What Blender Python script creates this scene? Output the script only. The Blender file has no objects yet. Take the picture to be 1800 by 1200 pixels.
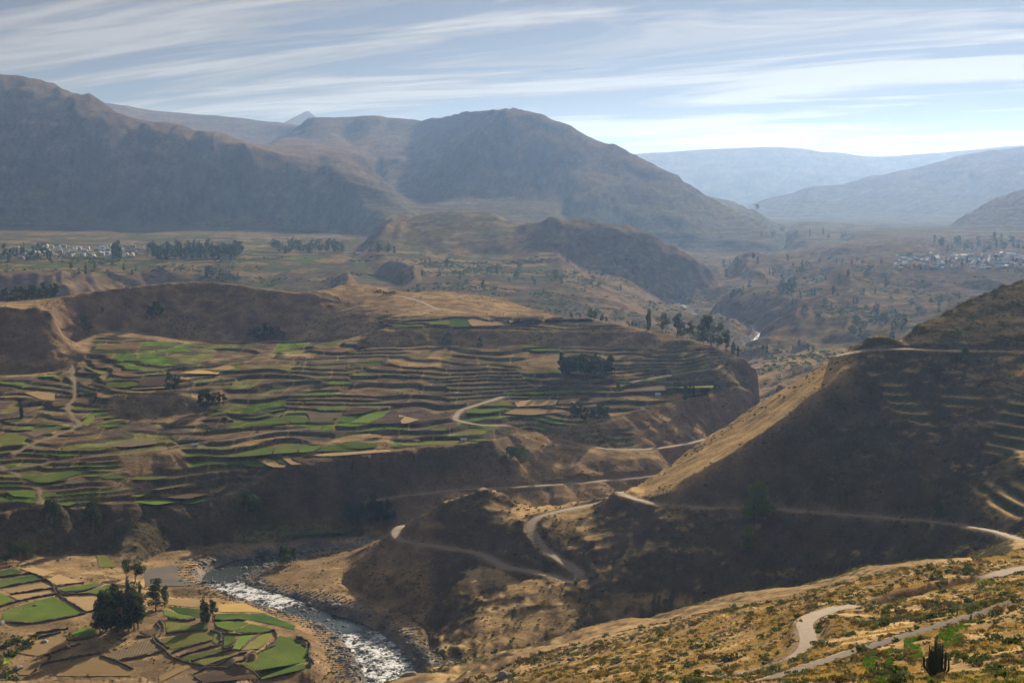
import bpy, math, random, time
import numpy as np
T0 = time.time()
rng = np.random.default_rng(7)
random.seed(7)
sc = bpy.context.scene
col = sc.collection

# ------------------------------------------------------------------ camera
FPX = 2600.0            # focal length in pixels of the 1800x1200 photograph
ZC = 240.0              # camera height above the near river, metres
HOR = 330.0             # eye level row in the photograph
TH = math.atan((600.0 - HOR) / FPX)
cam_data = bpy.data.cameras.new('camera')
cam = bpy.data.objects.new('camera', cam_data)
col.objects.link(cam)
cam.location = (0, 0, ZC)
cam.rotation_euler = (math.pi / 2 - TH, 0, 0)
cam_data.sensor_width = 36.0
cam_data.lens = 36.0 * FPX / 1800.0
cam_data.clip_start = 0.5
cam_data.clip_end = 80000.0
sc.camera = cam

# ------------------------------------------------------------------ light
HAZE_D = 3.1e-5         # haze density per metre
HAZE_G = 0.5
SUN_EL = math.radians(20.0)
SUN_AZ = math.radians(20.0)      # to the right of the view direction (+Y)
sun_data = bpy.data.lights.new('sun', 'SUN')
sun_data.energy = 5.0
sun_data.angle = math.radians(0.55)
sun_data.color = (1.0, 0.87, 0.68)
sun = bpy.data.objects.new('sun', sun_data)
col.objects.link(sun)
sd = (math.sin(SUN_AZ) * math.cos(SUN_EL), math.cos(SUN_AZ) * math.cos(SUN_EL), math.sin(SUN_EL))
from mathutils import Vector
sun.rotation_euler = Vector(sd).to_track_quat('Z', 'Y').to_euler()
sun.location = (2000, 5000, 3000)

world = bpy.data.worlds.new('World')
sc.world = world
world.use_nodes = True
wt = world.node_tree
wt.nodes.clear()
def wn(t, **k):
    n = wt.nodes.new(t)
    for a, b in k.items():
        setattr(n, a, b)
    return n
wout = wn('ShaderNodeOutputWorld')
wbg = wn('ShaderNodeBackground')
sky = wn('ShaderNodeTexSky', sky_type='NISHITA', sun_disc=False)
sky.sun_elevation = SUN_EL
sky.sun_rotation = SUN_AZ
sky.altitude = 3000
sky.air_density = 0.45
sky.dust_density = 0.15
sky.ozone_density = 1.5
tc = wn('ShaderNodeTexCoord')
sep = wn('ShaderNodeSeparateXYZ')
wt.links.new(tc.outputs['Generated'], sep.inputs[0])
def wmath(op, a, b=None, c=None):
    n = wn('ShaderNodeMath', operation=op)
    for i, v in enumerate((a, b, c)):
        if v is None:
            continue
        if isinstance(v, (int, float)):
            n.inputs[i].default_value = v
        else:
            wt.links.new(v, n.inputs[i])
    return n.outputs[0]
# cirrus on a flat layer high above: direction -> layer plane
zz = wmath('ADD', wmath('MAXIMUM', sep.outputs['Z'], 0.0), 0.11)
px_ = wmath('DIVIDE', sep.outputs['X'], zz)
py_ = wmath('DIVIDE', sep.outputs['Y'], zz)
comb = wn('ShaderNodeCombineXYZ')
wt.links.new(px_, comb.inputs[0]); wt.links.new(py_, comb.inputs[1])
vrot = wn('ShaderNodeVectorRotate', rotation_type='Z_AXIS')
vrot.inputs['Angle'].default_value = math.radians(24)
wt.links.new(comb.outputs[0], vrot.inputs['Vector'])
mapn = wn('ShaderNodeMapping')
mapn.inputs['Location'].default_value = (3.7, 1.15, 0)
mapn.inputs['Scale'].default_value = (0.60, 2.1, 1)
wt.links.new(vrot.outputs[0], mapn.inputs['Vector'])
cn = wn('ShaderNodeTexNoise'); cn.inputs['Scale'].default_value = 1.0
cn.inputs['Detail'].default_value = 9; cn.inputs['Roughness'].default_value = 0.58
cn.inputs['Distortion'].default_value = 0.9
wt.links.new(mapn.outputs[0], cn.inputs['Vector'])
cr = wn('ShaderNodeValToRGB')
cr.color_ramp.elements[0].position = 0.43; cr.color_ramp.elements[0].color = (0, 0, 0, 1)
cr.color_ramp.elements[1].position = 0.59; cr.color_ramp.elements[1].color = (1, 1, 1, 1)
wt.links.new(cn.outputs['Fac'], cr.inputs[0])
mx = wn('ShaderNodeMix', data_type='RGBA')
# thin ice-cloud veil: denser towards the horizon where the line of sight is longer
veil = wmath('DIVIDE', 0.034, wmath('ADD', wmath('MAXIMUM', sep.outputs['Z'], 0.0), 0.07))
cov = wmath('MINIMUM', wmath('ADD', wmath('ADD', wmath('MULTIPLY', cr.outputs[0], 0.32), 0.56), veil), 0.95)
wt.links.new(cov, mx.inputs['Factor'])
wt.links.new(sky.outputs[0], mx.inputs['A'])
# ice clouds scatter forward: brighter around the sun
dotn = wn('ShaderNodeVectorMath', operation='DOT_PRODUCT')
wt.links.new(tc.outputs['Generated'], dotn.inputs[0]); dotn.inputs[1].default_value = sd
glow = wmath('ADD', wmath('MULTIPLY', wmath('POWER', wmath('MAXIMUM', dotn.outputs['Value'], 0.0), 6.0), 0.40), 0.42)
cm = wn('ShaderNodeMix', data_type='RGBA', blend_type='MULTIPLY'); cm.inputs['Factor'].default_value = 1.0
cm.inputs['A'].default_value = (7.2, 7.0, 6.95, 1)
gc = wn('ShaderNodeCombineColor')
# thick streaks of cloud shine brighter than the thin veil between them
bright = wmath('MULTIPLY', glow, wmath('ADD', wmath('MULTIPLY', cr.outputs[0], 0.64), 0.56))
for k in range(3): wt.links.new(bright, gc.inputs[k])
wt.links.new(gc.outputs[0], cm.inputs['B']); wt.links.new(cm.outputs['Result'], mx.inputs['B'])
wt.links.new(mx.outputs['Result'], wbg.inputs['Color'])
wbg.inputs['Strength'].default_value = 0.05
wt.links.new(wbg.outputs[0], wout.inputs['Surface'])

sc.view_settings.view_transform = 'Standard'
sc.view_settings.look = 'None'
sc.view_settings.exposure = 0.9
sc.view_settings.gamma = 1.0
sc.cycles.volume_bounces = 1
sc.cycles.max_bounces = 6
sc.cycles.use_denoising = True

# ------------------------------------------------------------------ pixels -> rays
CT, ST = math.cos(TH), math.sin(TH)
def ray(px, py):
    """photograph pixel -> (s, t): world x per metre of y, world z per metre of y"""
    cx = (px - 900.0) / FPX
    cy = -(py - 600.0) / FPX
    dy = CT + cy * ST
    return cx / dy, (-ST + cy * CT) / dy
def proj(x, y, z):
    """world arrays -> photograph pixels"""
    zc = z - ZC
    fw = y * CT - zc * ST
    up = y * ST + zc * CT
    return 900.0 + FPX * x / fw, 600.0 - FPX * up / fw

# ------------------------------------------------------------------ noise
def _hash(ix, iy, seed):
    h = (ix.astype(np.int64) * 374761393 + iy.astype(np.int64) * 668265263 + seed * 144269) & 0xFFFFFFFF
    h = ((h ^ (h >> 13)) * 1274126177) & 0xFFFFFFFF
    return (h ^ (h >> 16)) & 0xFFFFFFFF
def hash01(ix, iy, seed=0):
    return _hash(np.asarray(ix), np.asarray(iy), seed) / 4294967296.0
_ga = np.linspace(0, 2 * np.pi, 256, endpoint=False)
_gx, _gy = np.cos(_ga).astype(np.float32), np.sin(_ga).astype(np.float32)
_perm = np.random.default_rng(3).permutation(256).astype(np.int32)
_perm = np.concatenate([_perm, _perm])
def pnoise(x, y, seed=0):
    xi = np.floor(x); yi = np.floor(y)
    fx = (x - xi).astype(np.float32); fy = (y - yi).astype(np.float32)
    ix = (xi.astype(np.int32) + seed * 57) & 255; iy = (yi.astype(np.int32) + seed * 131) & 255
    u = fx * fx * fx * (fx * (fx * 6 - 15) + 10); v = fy * fy * fy * (fy * (fy * 6 - 15) + 10)
    def g(ax, ay, dx, dy):
        h = _perm[_perm[(ix + ax) & 255] + ((iy + ay) & 255)]
        return _gx[h] * dx + _gy[h] * dy
    a = g(0, 0, fx, fy); b = g(1, 0, fx - 1, fy); c = g(0, 1, fx, fy - 1); d = g(1, 1, fx - 1, fy - 1)
    return ((a + u * (b - a)) * (1 - v) + (c + u * (d - c)) * v) * 1.5
def fbm(x, y, scale, octv=4, seed=0, gain=0.5):
    r = np.zeros(np.broadcast(x, y).shape, np.float32); a = 1.0; f = 1.0 / scale; n = 0
    for k in range(octv):
        r += a * pnoise(x * f, y * f, seed + k * 7); n += a; a *= gain; f *= 2.03
    return r / n * 1.3
def ridged(x, y, scale, octv=4, seed=0):
    r = 0; a = 1.0; f = 1.0 / scale; n = 0
    for k in range(octv):
        r = r + a * (1 - 2 * np.abs(pnoise(x * f, y * f, seed + k * 5))); n += a; a *= 0.5; f *= 2.07
    return r / n
def box1(a, r, ax):
    if r < 1:
        return a
    a = np.moveaxis(a, ax, 0)
    p = np.concatenate([np.repeat(a[:1], r + 1, 0), a, np.repeat(a[-1:], r, 0)], 0)
    c = np.cumsum(p, 0, dtype=np.float64)
    return np.moveaxis(((c[2 * r + 1:] - c[:-(2 * r + 1)]) / (2 * r + 1)).astype(np.float32), 0, ax)
def blur(a, r, it=2):
    for _ in range(it):
        a = box1(box1(a, r, 0), r, 1)
    return a
def sstep(a, b, x):
    t = np.clip((x - a) / (b - a), 0, 1)
    return t * t * (3 - 2 * t)

# ------------------------------------------------------------------ terrain grid (fan that widens with distance)
QUAL = 1.0
smid = np.arange(-0.365, 0.365, 0.00104 / QUAL)
S = np.concatenate([np.linspace(-0.60, -0.365, 44, endpoint=False), smid, np.linspace(0.365, 0.60, 44)])
rows = [4.0]
while rows[-1] < 20000:
    d = rows[-1]
    if d < 90: st = max(1.2, d * 0.03)
    elif d < 640: st = d * 0.0052
    elif d < 1720: st = 1.8 if d > 900 else (1.5 if d > 760 else 2.2)
    elif d < 4600: st = d * 0.0036
    else: st = d * 0.0065
    rows.append(d + st / QUAL)
Drow = np.array(rows)
NR, NC = len(Drow), len(S)
X = (S[None, :] * Drow[:, None]).astype(np.float32)
Y = np.repeat(Drow[:, None], NC, 1).astype(np.float32)

# ------------------------------------------------------------------ control lines of the relief
CP = []          # s, D, z
def _dens(pts, step=9.0):
    out = []
    for a, b in zip(pts[:-1], pts[1:]):
        n = max(1, int(math.hypot(b[0] - a[0], b[1] - a[1]) / step), int(abs(math.log(b[2] / a[2])) / 0.006))
        for k in range(n):
            f = k / n
            out.append((a[0] + (b[0] - a[0]) * f, a[1] + (b[1] - a[1]) * f, math.exp(math.log(a[2]) * (1 - f) + math.log(b[2]) * f)))
    out.append(pts[-1])
    return out
def L(*pts):
    """visible line: (px, py, distance)"""
    for px, py, d in _dens(pts):
        s, t = ray(px, py)
        CP.append((s, d, ZC + t * d))
    for e in (pts[0], pts[-1]):
        if e[0] <= -20 or e[0] >= 1820:
            s, t = ray(e[0], e[1])
            for k in range(1, 12):
                CP.append((s + math.copysign(0.02 * k, s), e[2], ZC + t * e[2]))
def LZ(z, *pts):
    """visible line at a known height: (px, py)"""
    o = []
    for px, py in pts:
        s, t = ray(px, py)
        o.append((px, py, (z - ZC) / t))
    L(*o)
def H(*pts):
    """line out of sight: (px, distance, height)"""
    q = []
    for a, b in zip(pts[:-1], pts[1:]):
        n = max(1, int(abs(b[0] - a[0]) / 9), int(abs(math.log(b[1] / a[1])) / 0.006))
        for k in range(n):
            f = k / n
            q.append((a[0] + (b[0] - a[0]) * f, a[1] * (b[1] / a[1]) ** f, a[2] + (b[2] - a[2]) * f))
    q.append(pts[-1])
    for px, d, z in q:
        CP.append(((px - 900.0) / FPX, d, z))

# foreground hillside
H((-640, 4, 237), (2440, 4, 238))
H((-640, 40, 205), (700, 40, 210), (1200, 40, 222), (2440, 40, 226))
H((-640, 90, 180), (700, 90, 186), (1300, 90, 202), (2440, 90, 206))
H((-640, 60, 196), (700, 60, 198), (1300, 60, 213), (2440, 60, 217))
H((-640, 200, 128), (500, 200, 135), (900, 200, 150))
H((-640, 400, 62), (500, 400, 66), (760, 400, 84))
H((-640, 600, 18), (300, 600, 16), (600, 600, 14))
H((-640, 680, 9), (300, 680, 7), (560, 680, 5))
L((820, 1200, 560), (1000, 1200, 420), (1200, 1200, 280), (1400, 1200, 200), (1600, 1200, 140), (1800, 1200, 110), (1900, 1200, 100))
T2 = [(1300, 1212, 232), (1357, 1193, 240), (1487, 1150, 262), (1557, 1128, 270), (1640, 1103, 278), (1725, 1078, 285), (1800, 1052, 290), (1900, 1020, 295)]
L(*T2)
T1 = [(1180, 1206, 330), (1283, 1188, 328), (1343, 1177, 325), (1387, 1162, 326), (1412, 1148, 332), (1421, 1130, 340), (1419, 1112, 350), (1414, 1098, 359), (1430, 1083, 372), (1467, 1070, 385), (1500, 1065, 393), (1580, 1049, 408), (1660, 1030, 420), (1740, 1013, 430), (1785, 1001, 440), (1830, 994, 450), (1900, 985, 470)]
L(*T1)
L((785, 1196, 610), (900, 1166, 565), (1050, 1129, 525), (1200, 1098, 495), (1400, 1058, 468), (1560, 1012, 462), (1680, 988, 466), (1800, 972, 480), (1900, 960, 500))
H((770, 716, 3), (900, 718, 8), (1000, 726, 12), (1200, 736, 20), (1400, 738, 31), (1600, 712, 53), (1700, 660, 71), (1800, 590, 91), (2000, 560, 112), (2440, 560, 140))

# spur on the right
RL = [(1900, 975, 600), (1800, 950, 640), (1740, 932, 680), (1650, 918, 735), (1500, 905, 775), (1400, 897, 795), (1330, 890, 808), (1260, 892, 815), (1180, 888, 834), (1130, 880, 850), (1100, 871, 872), (1089, 864, 884), (1086, 866, 896)]
L(*RL)
RM = [(1086, 866, 896), (1066, 879, 897), (1040, 887, 893), (990, 897, 880), (950, 908, 870), (934, 920, 860), (935, 933, 850), (947, 950, 840), (960, 967, 830), (983, 983, 818), (1007, 997, 806), (1018, 1008, 796), (1012, 1018, 790), (993, 1020, 794), (967, 1011, 803), (920, 1002, 815), (887, 994, 828), (853, 978, 845), (833, 970, 852), (783, 962, 865), (717, 952, 885), (699, 944, 893), (696, 934, 904), (706, 925, 915), (740, 922, 935), (790, 915, 945)]
L(*RM)
L((620, 998, 888), (650, 968, 903), (697, 938, 903), (715, 925, 907), (740, 905, 903), (790, 875, 904), (840, 857, 905), (870, 862, 907), (900, 880, 907), (930, 893, 906), (990, 892, 907), (1040, 880, 902), (1090, 862, 897), (1110, 855, 896), (1150, 833, 908), (1200, 798, 922), (1260, 757, 940), (1330, 712, 950), (1400, 672, 940), (1460, 635, 922), (1490, 617, 908), (1520, 600, 902), (1548, 588, 900), (1572, 598, 901), (1592, 608, 899), (1604, 596, 910), (1615, 576, 922), (1640, 556, 942), (1700, 530, 968), (1800, 495, 1000), (1900, 462, 1030))
L((1130, 868, 873), (1200, 845, 850), (1290, 795, 840), (1370, 742, 842), (1450, 680, 850), (1490, 648, 860))
L((848, 857, 905), (858, 880, 893), (876, 906, 878))
L((895, 897, 893), (930, 904, 886), (960, 900, 890))
RU = [(1470, 626, 887), (1520, 616, 888), (1590, 613, 887), (1650, 616, 884), (1720, 617, 880), (1800, 617, 876), (1900, 617, 872)]
L(*RU)
L((760, 1150, 745), (752, 1100, 793), (700, 1075, 822), (640, 1048, 853), (604, 1030, 872))
L((847, 982, 842), (800, 1030, 812), (756, 1082, 790))
L((748, 1072, 815), (800, 1010, 838), (838, 985, 850))
L((983, 1023, 789), (893, 1095, 752), (810, 1150, 722))
L((1180, 915, 812), (1100, 1000, 776), (1020, 1105, 738))
L((1330, 935, 782), (1250, 1010, 757))
L((1085, 872, 876), (1040, 950, 828), (1020, 1003, 798))
# back of the spur and the gorge
H((660, 992, 1), (760, 990, 0), (1050, 990, 0), (1120, 1020, 0), (1200, 1120, 1), (1300, 1215, 1), (1345, 1285, 1), (1350, 1380, 1), (1310, 1520, 1), (1262, 1700, 1), (1268, 1980, 1), (1300, 2200, 1), (1338, 2381, 0), (1330, 2470, 1), (1290, 2600, 1), (1230, 2800, 1), (1190, 3120, 1))
L((1400, 640, 1700), (1450, 640, 1650))
H((1345, 1500, 22), (1380, 1440, 30), (1420, 1500, 30))
H((1200, 1000, 22), (1300, 1050, 26), (1500, 1050, 60), (1600, 1100, 72), (1800, 1170, 90), (2440, 1210, 130))
H((1450, 1200, 20), (1600, 1330, 35), (1800, 1430, 60), (2440, 1500, 90))
H((1520, 1800, 22), (1650, 1800, 42), (1900, 1900, 62), (2440, 1900, 80))

# river and near-left flat
LZ(0.0, (690, 1215), (690, 1200), (665, 1150), (630, 1115), (600, 1096), (520, 1066), (450, 1046), (395, 1026), (400, 1008), (440, 986), (500, 975), (560, 968), (640, 962))
LZ(3.0, (560, 1215), (610, 1180), (600, 1150), (560, 1115), (500, 1090), (440, 1066), (380, 1048), (300, 1052))
LZ(9.0, (540, 1190), (545, 1150), (520, 1110), (420, 1075), (300, 1060))
LZ(12.0, (-60, 1010), (60, 1005), (140, 1030), (250, 1050))
LZ(12.0, (-60, 1100), (150, 1090), (300, 1085), (400, 1100), (440, 1150), (420, 1205))
LZ(15.0, (-60, 1200), (120, 1200), (250, 1190))
LZ(5.0, (250, 1005), (270, 1035), (360, 1035), (350, 995))
LZ(6.0, (180, 985), (230, 1010))
LZ(5.0, (800, 1165), (770, 1120), (720, 1090), (640, 1060), (590, 1030), (600, 1000))

# central terraced hillside
L((-60, 908, 942), (0, 905, 945), (60, 885, 960), (130, 890, 965), (200, 885, 976), (300, 888, 986), (380, 880, 997), (430, 855, 1012), (490, 822, 1034), (540, 808, 1040), (600, 803, 1046), (700, 795, 1056), (800, 785, 1076), (865, 772, 1098), (920, 755, 1150), (1000, 750, 1160), (1060, 745, 1172), (1110, 722, 1210), (1160, 708, 1235), (1200, 700, 1245), (1260, 686, 1290), (1330, 680, 1320))
LZ(6.0, (-60, 1000), (60, 985), (130, 975), (200, 965))
LZ(4.0, (250, 985), (310, 965), (400, 952), (500, 946), (600, 940), (680, 928))
RO = [(640, 884, 1012), (700, 872, 1027), (743, 868, 1035), (787, 862, 1044), (877, 857, 1056), (967, 852, 1068), (1120, 839, 1095), (1180, 832, 1110)]
L(*RO)
RG = [(893, 748, 1163), (930, 760, 1158), (967, 768, 1152), (1043, 785, 1143), (1093, 790, 1143), (1150, 788, 1155), (1200, 781, 1175), (1240, 772, 1195)]
L(*RG)
L((1000, 815, 1100), (1100, 810, 1118), (1160, 806, 1130))
L((1215, 745, 1225), (1260, 730, 1262), (1310, 705, 1300))
L((-60, 790, 1060), (0, 785, 1065), (150, 790, 1060), (300, 800, 1050), (400, 770, 1095), (500, 735, 1160), (600, 735, 1160), (700, 735, 1155), (800, 738, 1150), (900, 700, 1235), (1000, 695, 1240), (1100, 688, 1262))
L((180, 735, 1178), (270, 738, 1178), (350, 722, 1195))
L((178, 692, 1215), (215, 687, 1222), (270, 687, 1222), (325, 688, 1222), (348, 702, 1210))
L((200, 655, 1290), (290, 650, 1300))
L((-60, 655, 1378), (0, 655, 1375), (50, 658, 1372), (100, 652, 1378), (130, 640, 1390), (200, 620, 1400), (300, 640, 1330), (400, 640, 1330), (600, 640, 1343), (700, 640, 1340), (900, 640, 1320), (1100, 640, 1330), (1200, 640, 1330), (1280, 650, 1330))
L((110, 615, 1470), (170, 580, 1540), (250, 582, 1560), (330, 595, 1566), (450, 600, 1562), (550, 600, 1545), (650, 592, 1480))
L((-60, 545, 1445), (0, 541, 1448), (60, 541, 1448), (88, 546, 1455), (105, 580, 1465))
L((-60, 541, 1500), (60, 538, 1505), (100, 523, 1560), (150, 513, 1582), (230, 503, 1612), (290, 495, 1640), (340, 493, 1655), (400, 497, 1655), (440, 503, 1640), (520, 515, 1625), (560, 512, 1640), (620, 495, 1715), (660, 500, 1715), (720, 513, 1690), (780, 511, 1685), (850, 520, 1660), (920, 538, 1620), (970, 553, 1565), (1040, 562, 1495), (1120, 576, 1440), (1180, 589, 1420), (1250, 605, 1402), (1300, 622, 1385), (1360, 660, 1352), (1385, 682, 1330))
L((560, 560, 1580), (620, 540, 1610), (700, 543, 1565), (800, 545, 1560), (900, 550, 1540))
L((660, 578, 1455), (800, 576, 1460), (900, 580, 1450), (1000, 580, 1440), (1100, 584, 1428), (1160, 590, 1420))
L((680, 558, 1500), (900, 556, 1510))
L((660, 607, 1428), (800, 607, 1428), (1000, 607, 1418), (1150, 611, 1405))
H((-640, 1620, 112), (300, 1780, 105), (600, 1860, 95), (900, 1760, 70), (1060, 1640, 55), (1200, 1560, 38), (1270, 1520, 14))
H((-640, 2150, 52), (300, 2200, 55), (700, 2250, 52), (1000, 2100, 38), (1200, 1950, 16))
H((-640, 2480, 30), (100, 2520, 32), (300, 2640, 36), (600, 2700, 44))

# plateau with the left village
L((-60, 480, 2620), (0, 478, 2640), (100, 479, 2630), (200, 472, 2760), (300, 467, 2860), (420, 463, 2950), (500, 458, 3010), (600, 460, 3050), (640, 475, 2950), (720, 500, 2760))
L((-60, 430, 3800), (0, 430, 3766), (200, 430, 3800), (400, 426, 3900), (600, 430, 3800), (700, 430, 3700))
L((700, 470, 2900), (800, 490, 2700), (900, 500, 2650), (1000, 510, 2600), (1100, 530, 2660), (1180, 532, 3050))
L((750, 452, 3150), (850, 455, 3150), (920, 452, 3150))
L((720, 434, 3300), (850, 432, 3260), (970, 428, 3250))
L((800, 408, 3400), (860, 405, 3400), (930, 414, 3350))
L((690, 405, 3500), (750, 385, 3600), (800, 366, 3650), (850, 372, 3650), (900, 394, 3500), (940, 390, 3400), (1000, 381, 3350), (1060, 388, 3330), (1120, 408, 3300), (1180, 435, 3280), (1230, 460, 3262), (1248, 490, 3250), (1252, 508, 3240))
L((1000, 470, 3130), (1100, 500, 3110), (1180, 528, 3125), (1240, 518, 3205))
H((700, 4050, 125), (900, 3900, 115), (1060, 3750, 100), (1200, 3600, 45), (1290, 3450, 20))

# left mountains
L((-60, 400, 4570), (200, 400, 4570), (400, 400, 4590), (600, 410, 4430), (660, 420, 4150))
L((740, 387, 4400), (700, 365, 4560), (640, 330, 4720), (560, 300, 4860), (480, 275, 4970), (400, 250, 5070), (330, 235, 5160), (250, 215, 5240), (215, 212, 5280), (190, 240, 5120))
L((-60, 282, 5040), (0, 275, 5050), (80, 262, 5070), (180, 245, 5110), (192, 246, 5100), (250, 300, 4880), (330, 362, 4670))
L((-60, 335, 4810), (100, 338, 4800))
L((100, 300, 4920), (140, 320, 4850))
L((420, 330, 4750), (520, 350, 4680), (600, 372, 4580))
L((-60, 121, 5760), (0, 125, 5760), (50, 130, 5760), (100, 148, 5700), (160, 180, 5590), (215, 210, 5480), (300, 232, 5950), (420, 252, 6250))
L((-60, 200, 5420), (60, 205, 5420), (120, 215, 5360))
H((-640, 7600, 420), (300, 7600, 420), (500, 7600, 430))
L((165, 167, 9300), (260, 185, 9400), (340, 193, 9400), (420, 203, 9300), (480, 212, 9100), (540, 222, 8200))
H((-640, 9300, 780), (150, 9300, 800))
H((-640, 11000, 500), (700, 11000, 500))
for _d in (12300, 12600, 12900, 13200):
    L((485, 222 if _d != 12900 else 213, _d), (505, 222 if _d != 12900 else 211, _d))
    L((520, 216 if _d != 12900 else 207, _d), (541, 212 if _d != 12900 else 193, _d), (545, 212 if _d != 12900 else 194, _d), (558, 216 if _d != 12900 else 206, _d), (580, 226, _d))
L((500, 240, 6900), (560, 260, 6500), (650, 270, 6300), (720, 265, 6300))
L((600, 250, 6900), (680, 235, 7000), (740, 235, 6900))
L((650, 330, 5600), (750, 340, 5300), (800, 345, 5080))
# central mountain
L((545, 210, 7600), (590, 198, 7500), (640, 191, 7400), (700, 193, 7300), (760, 200, 7200), (800, 205, 6900), (860, 200, 6200), (905, 196, 5750), (950, 203, 5720), (1000, 222, 5700), (1040, 240, 5670), (1080, 260, 5620), (1130, 285, 5540), (1180, 315, 5440), (1220, 345, 5340), (1280, 380, 5120), (1340, 410, 4900), (1385, 435, 4720))
L((885, 208, 5760), (850, 245, 5520), (810, 290, 5260), (803, 340, 5080))
L((945, 212, 5660), (985, 262, 5420), (1040, 320, 5150), (1090, 365, 4930))
L((900, 290, 5180), (930, 325, 5060))
L((1120, 330, 5190), (1190, 385, 4900), (1260, 425, 4700))
L((700, 352, 5060), (830, 356, 5020), (930, 361, 4960), (1000, 375, 4880))
L((820, 380, 4500), (900, 390, 4480), (1000, 402, 4560), (1100, 425, 4600), (1200, 447, 4480), (1300, 452, 4450), (1380, 446, 4560))
H((600, 8600, 430), (900, 7400, 380), (1050, 6900, 250), (1200, 6500, 120), (1350, 6200, 70))
# right valley
LZ(30.0, (1255, 472), (1290, 480))
L((1310, 463, 3520), (1400, 455, 3540), (1500, 456, 3480))
L((1290, 492, 3340), (1400, 490, 3340), (1480, 492, 3150))
L((1490, 482, 2820), (1570, 473, 2930), (1650, 474, 2920), (1720, 475, 2900), (1800, 478, 2850), (1900, 480, 2830))
LZ(86.0, (1560, 443), (1600, 440), (1700, 438), (1840, 436))
L((1500, 512, 2590), (1570, 502, 2740), (1650, 507, 2690), (1800, 508, 2660), (1900, 508, 2660))
L((1450, 530, 2400), (1550, 540, 2350), (1650, 530, 2400))
L((1400, 560, 2250), (1500, 560, 2200))
L((1260, 540, 2700), (1300, 520, 2750), (1400, 512, 2700))
L((1290, 572, 2450), (1310, 580, 2420))
L((1400, 600, 2150), (1450, 590, 2150), (1550, 582, 2100))
L((1340, 640, 1880), (1390, 622, 2000))
L((1262, 556, 2560), (1300, 562, 2500))
L((1690, 388, 5500), (1730, 362, 5600), (1760, 345, 5650), (1800, 330, 5700), (1900, 296, 5800))
L((1490, 430, 4450), (1505, 414, 4600), (1600, 405, 4700), (1680, 402, 5000), (1830, 405, 4700))
L((1700, 428, 4000), (1740, 421, 4050), (1830, 420, 4050))
H((1600, 6300, 70), (1800, 6400, 90), (2440, 6500, 150))
L((1235, 350, 5900), (1270, 362, 6000), (1328, 366, 6000), (1345, 378, 5950), (1390, 402, 5700))
L((1195, 330, 7300), (1230, 338, 7300), (1260, 345, 7200), (1310, 361, 7100))
L((1400, 398, 5500), (1440, 391, 5400), (1490, 402, 5300))
H((1100, 8300, 80), (1400, 8000, 62), (1700, 7800, 75), (2440, 7800, 120))
L((1330, 356, 9500), (1400, 336, 9500), (1430, 322, 9500), (1480, 322, 9600), (1560, 300, 9800), (1620, 285, 10000), (1690, 262, 10200), (1750, 255, 10400), (1800, 250, 10500), (1900, 240, 10700))
L((1450, 360, 8700), (1600, 345, 8800), (1700, 320, 9200))
H((1000, 12000, 110), (1500, 12000, 120), (2440, 12500, 300))
L((1060, 268, 15000), (1100, 266, 15000), (1160, 262, 15000), (1230, 256, 15000), (1350, 250, 15000), (1420, 253, 15000), (1440, 263, 15000), (1470, 260, 15100), (1500, 268, 15000), (1560, 270, 15000), (1650, 262, 15000), (1700, 258, 15000), (1790, 250, 15200), (1900, 245, 15200))
H((-640, 15000, 300), (800, 15000, 350))
H((-640, 20000, 200), (2440, 20000, 250))

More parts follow.
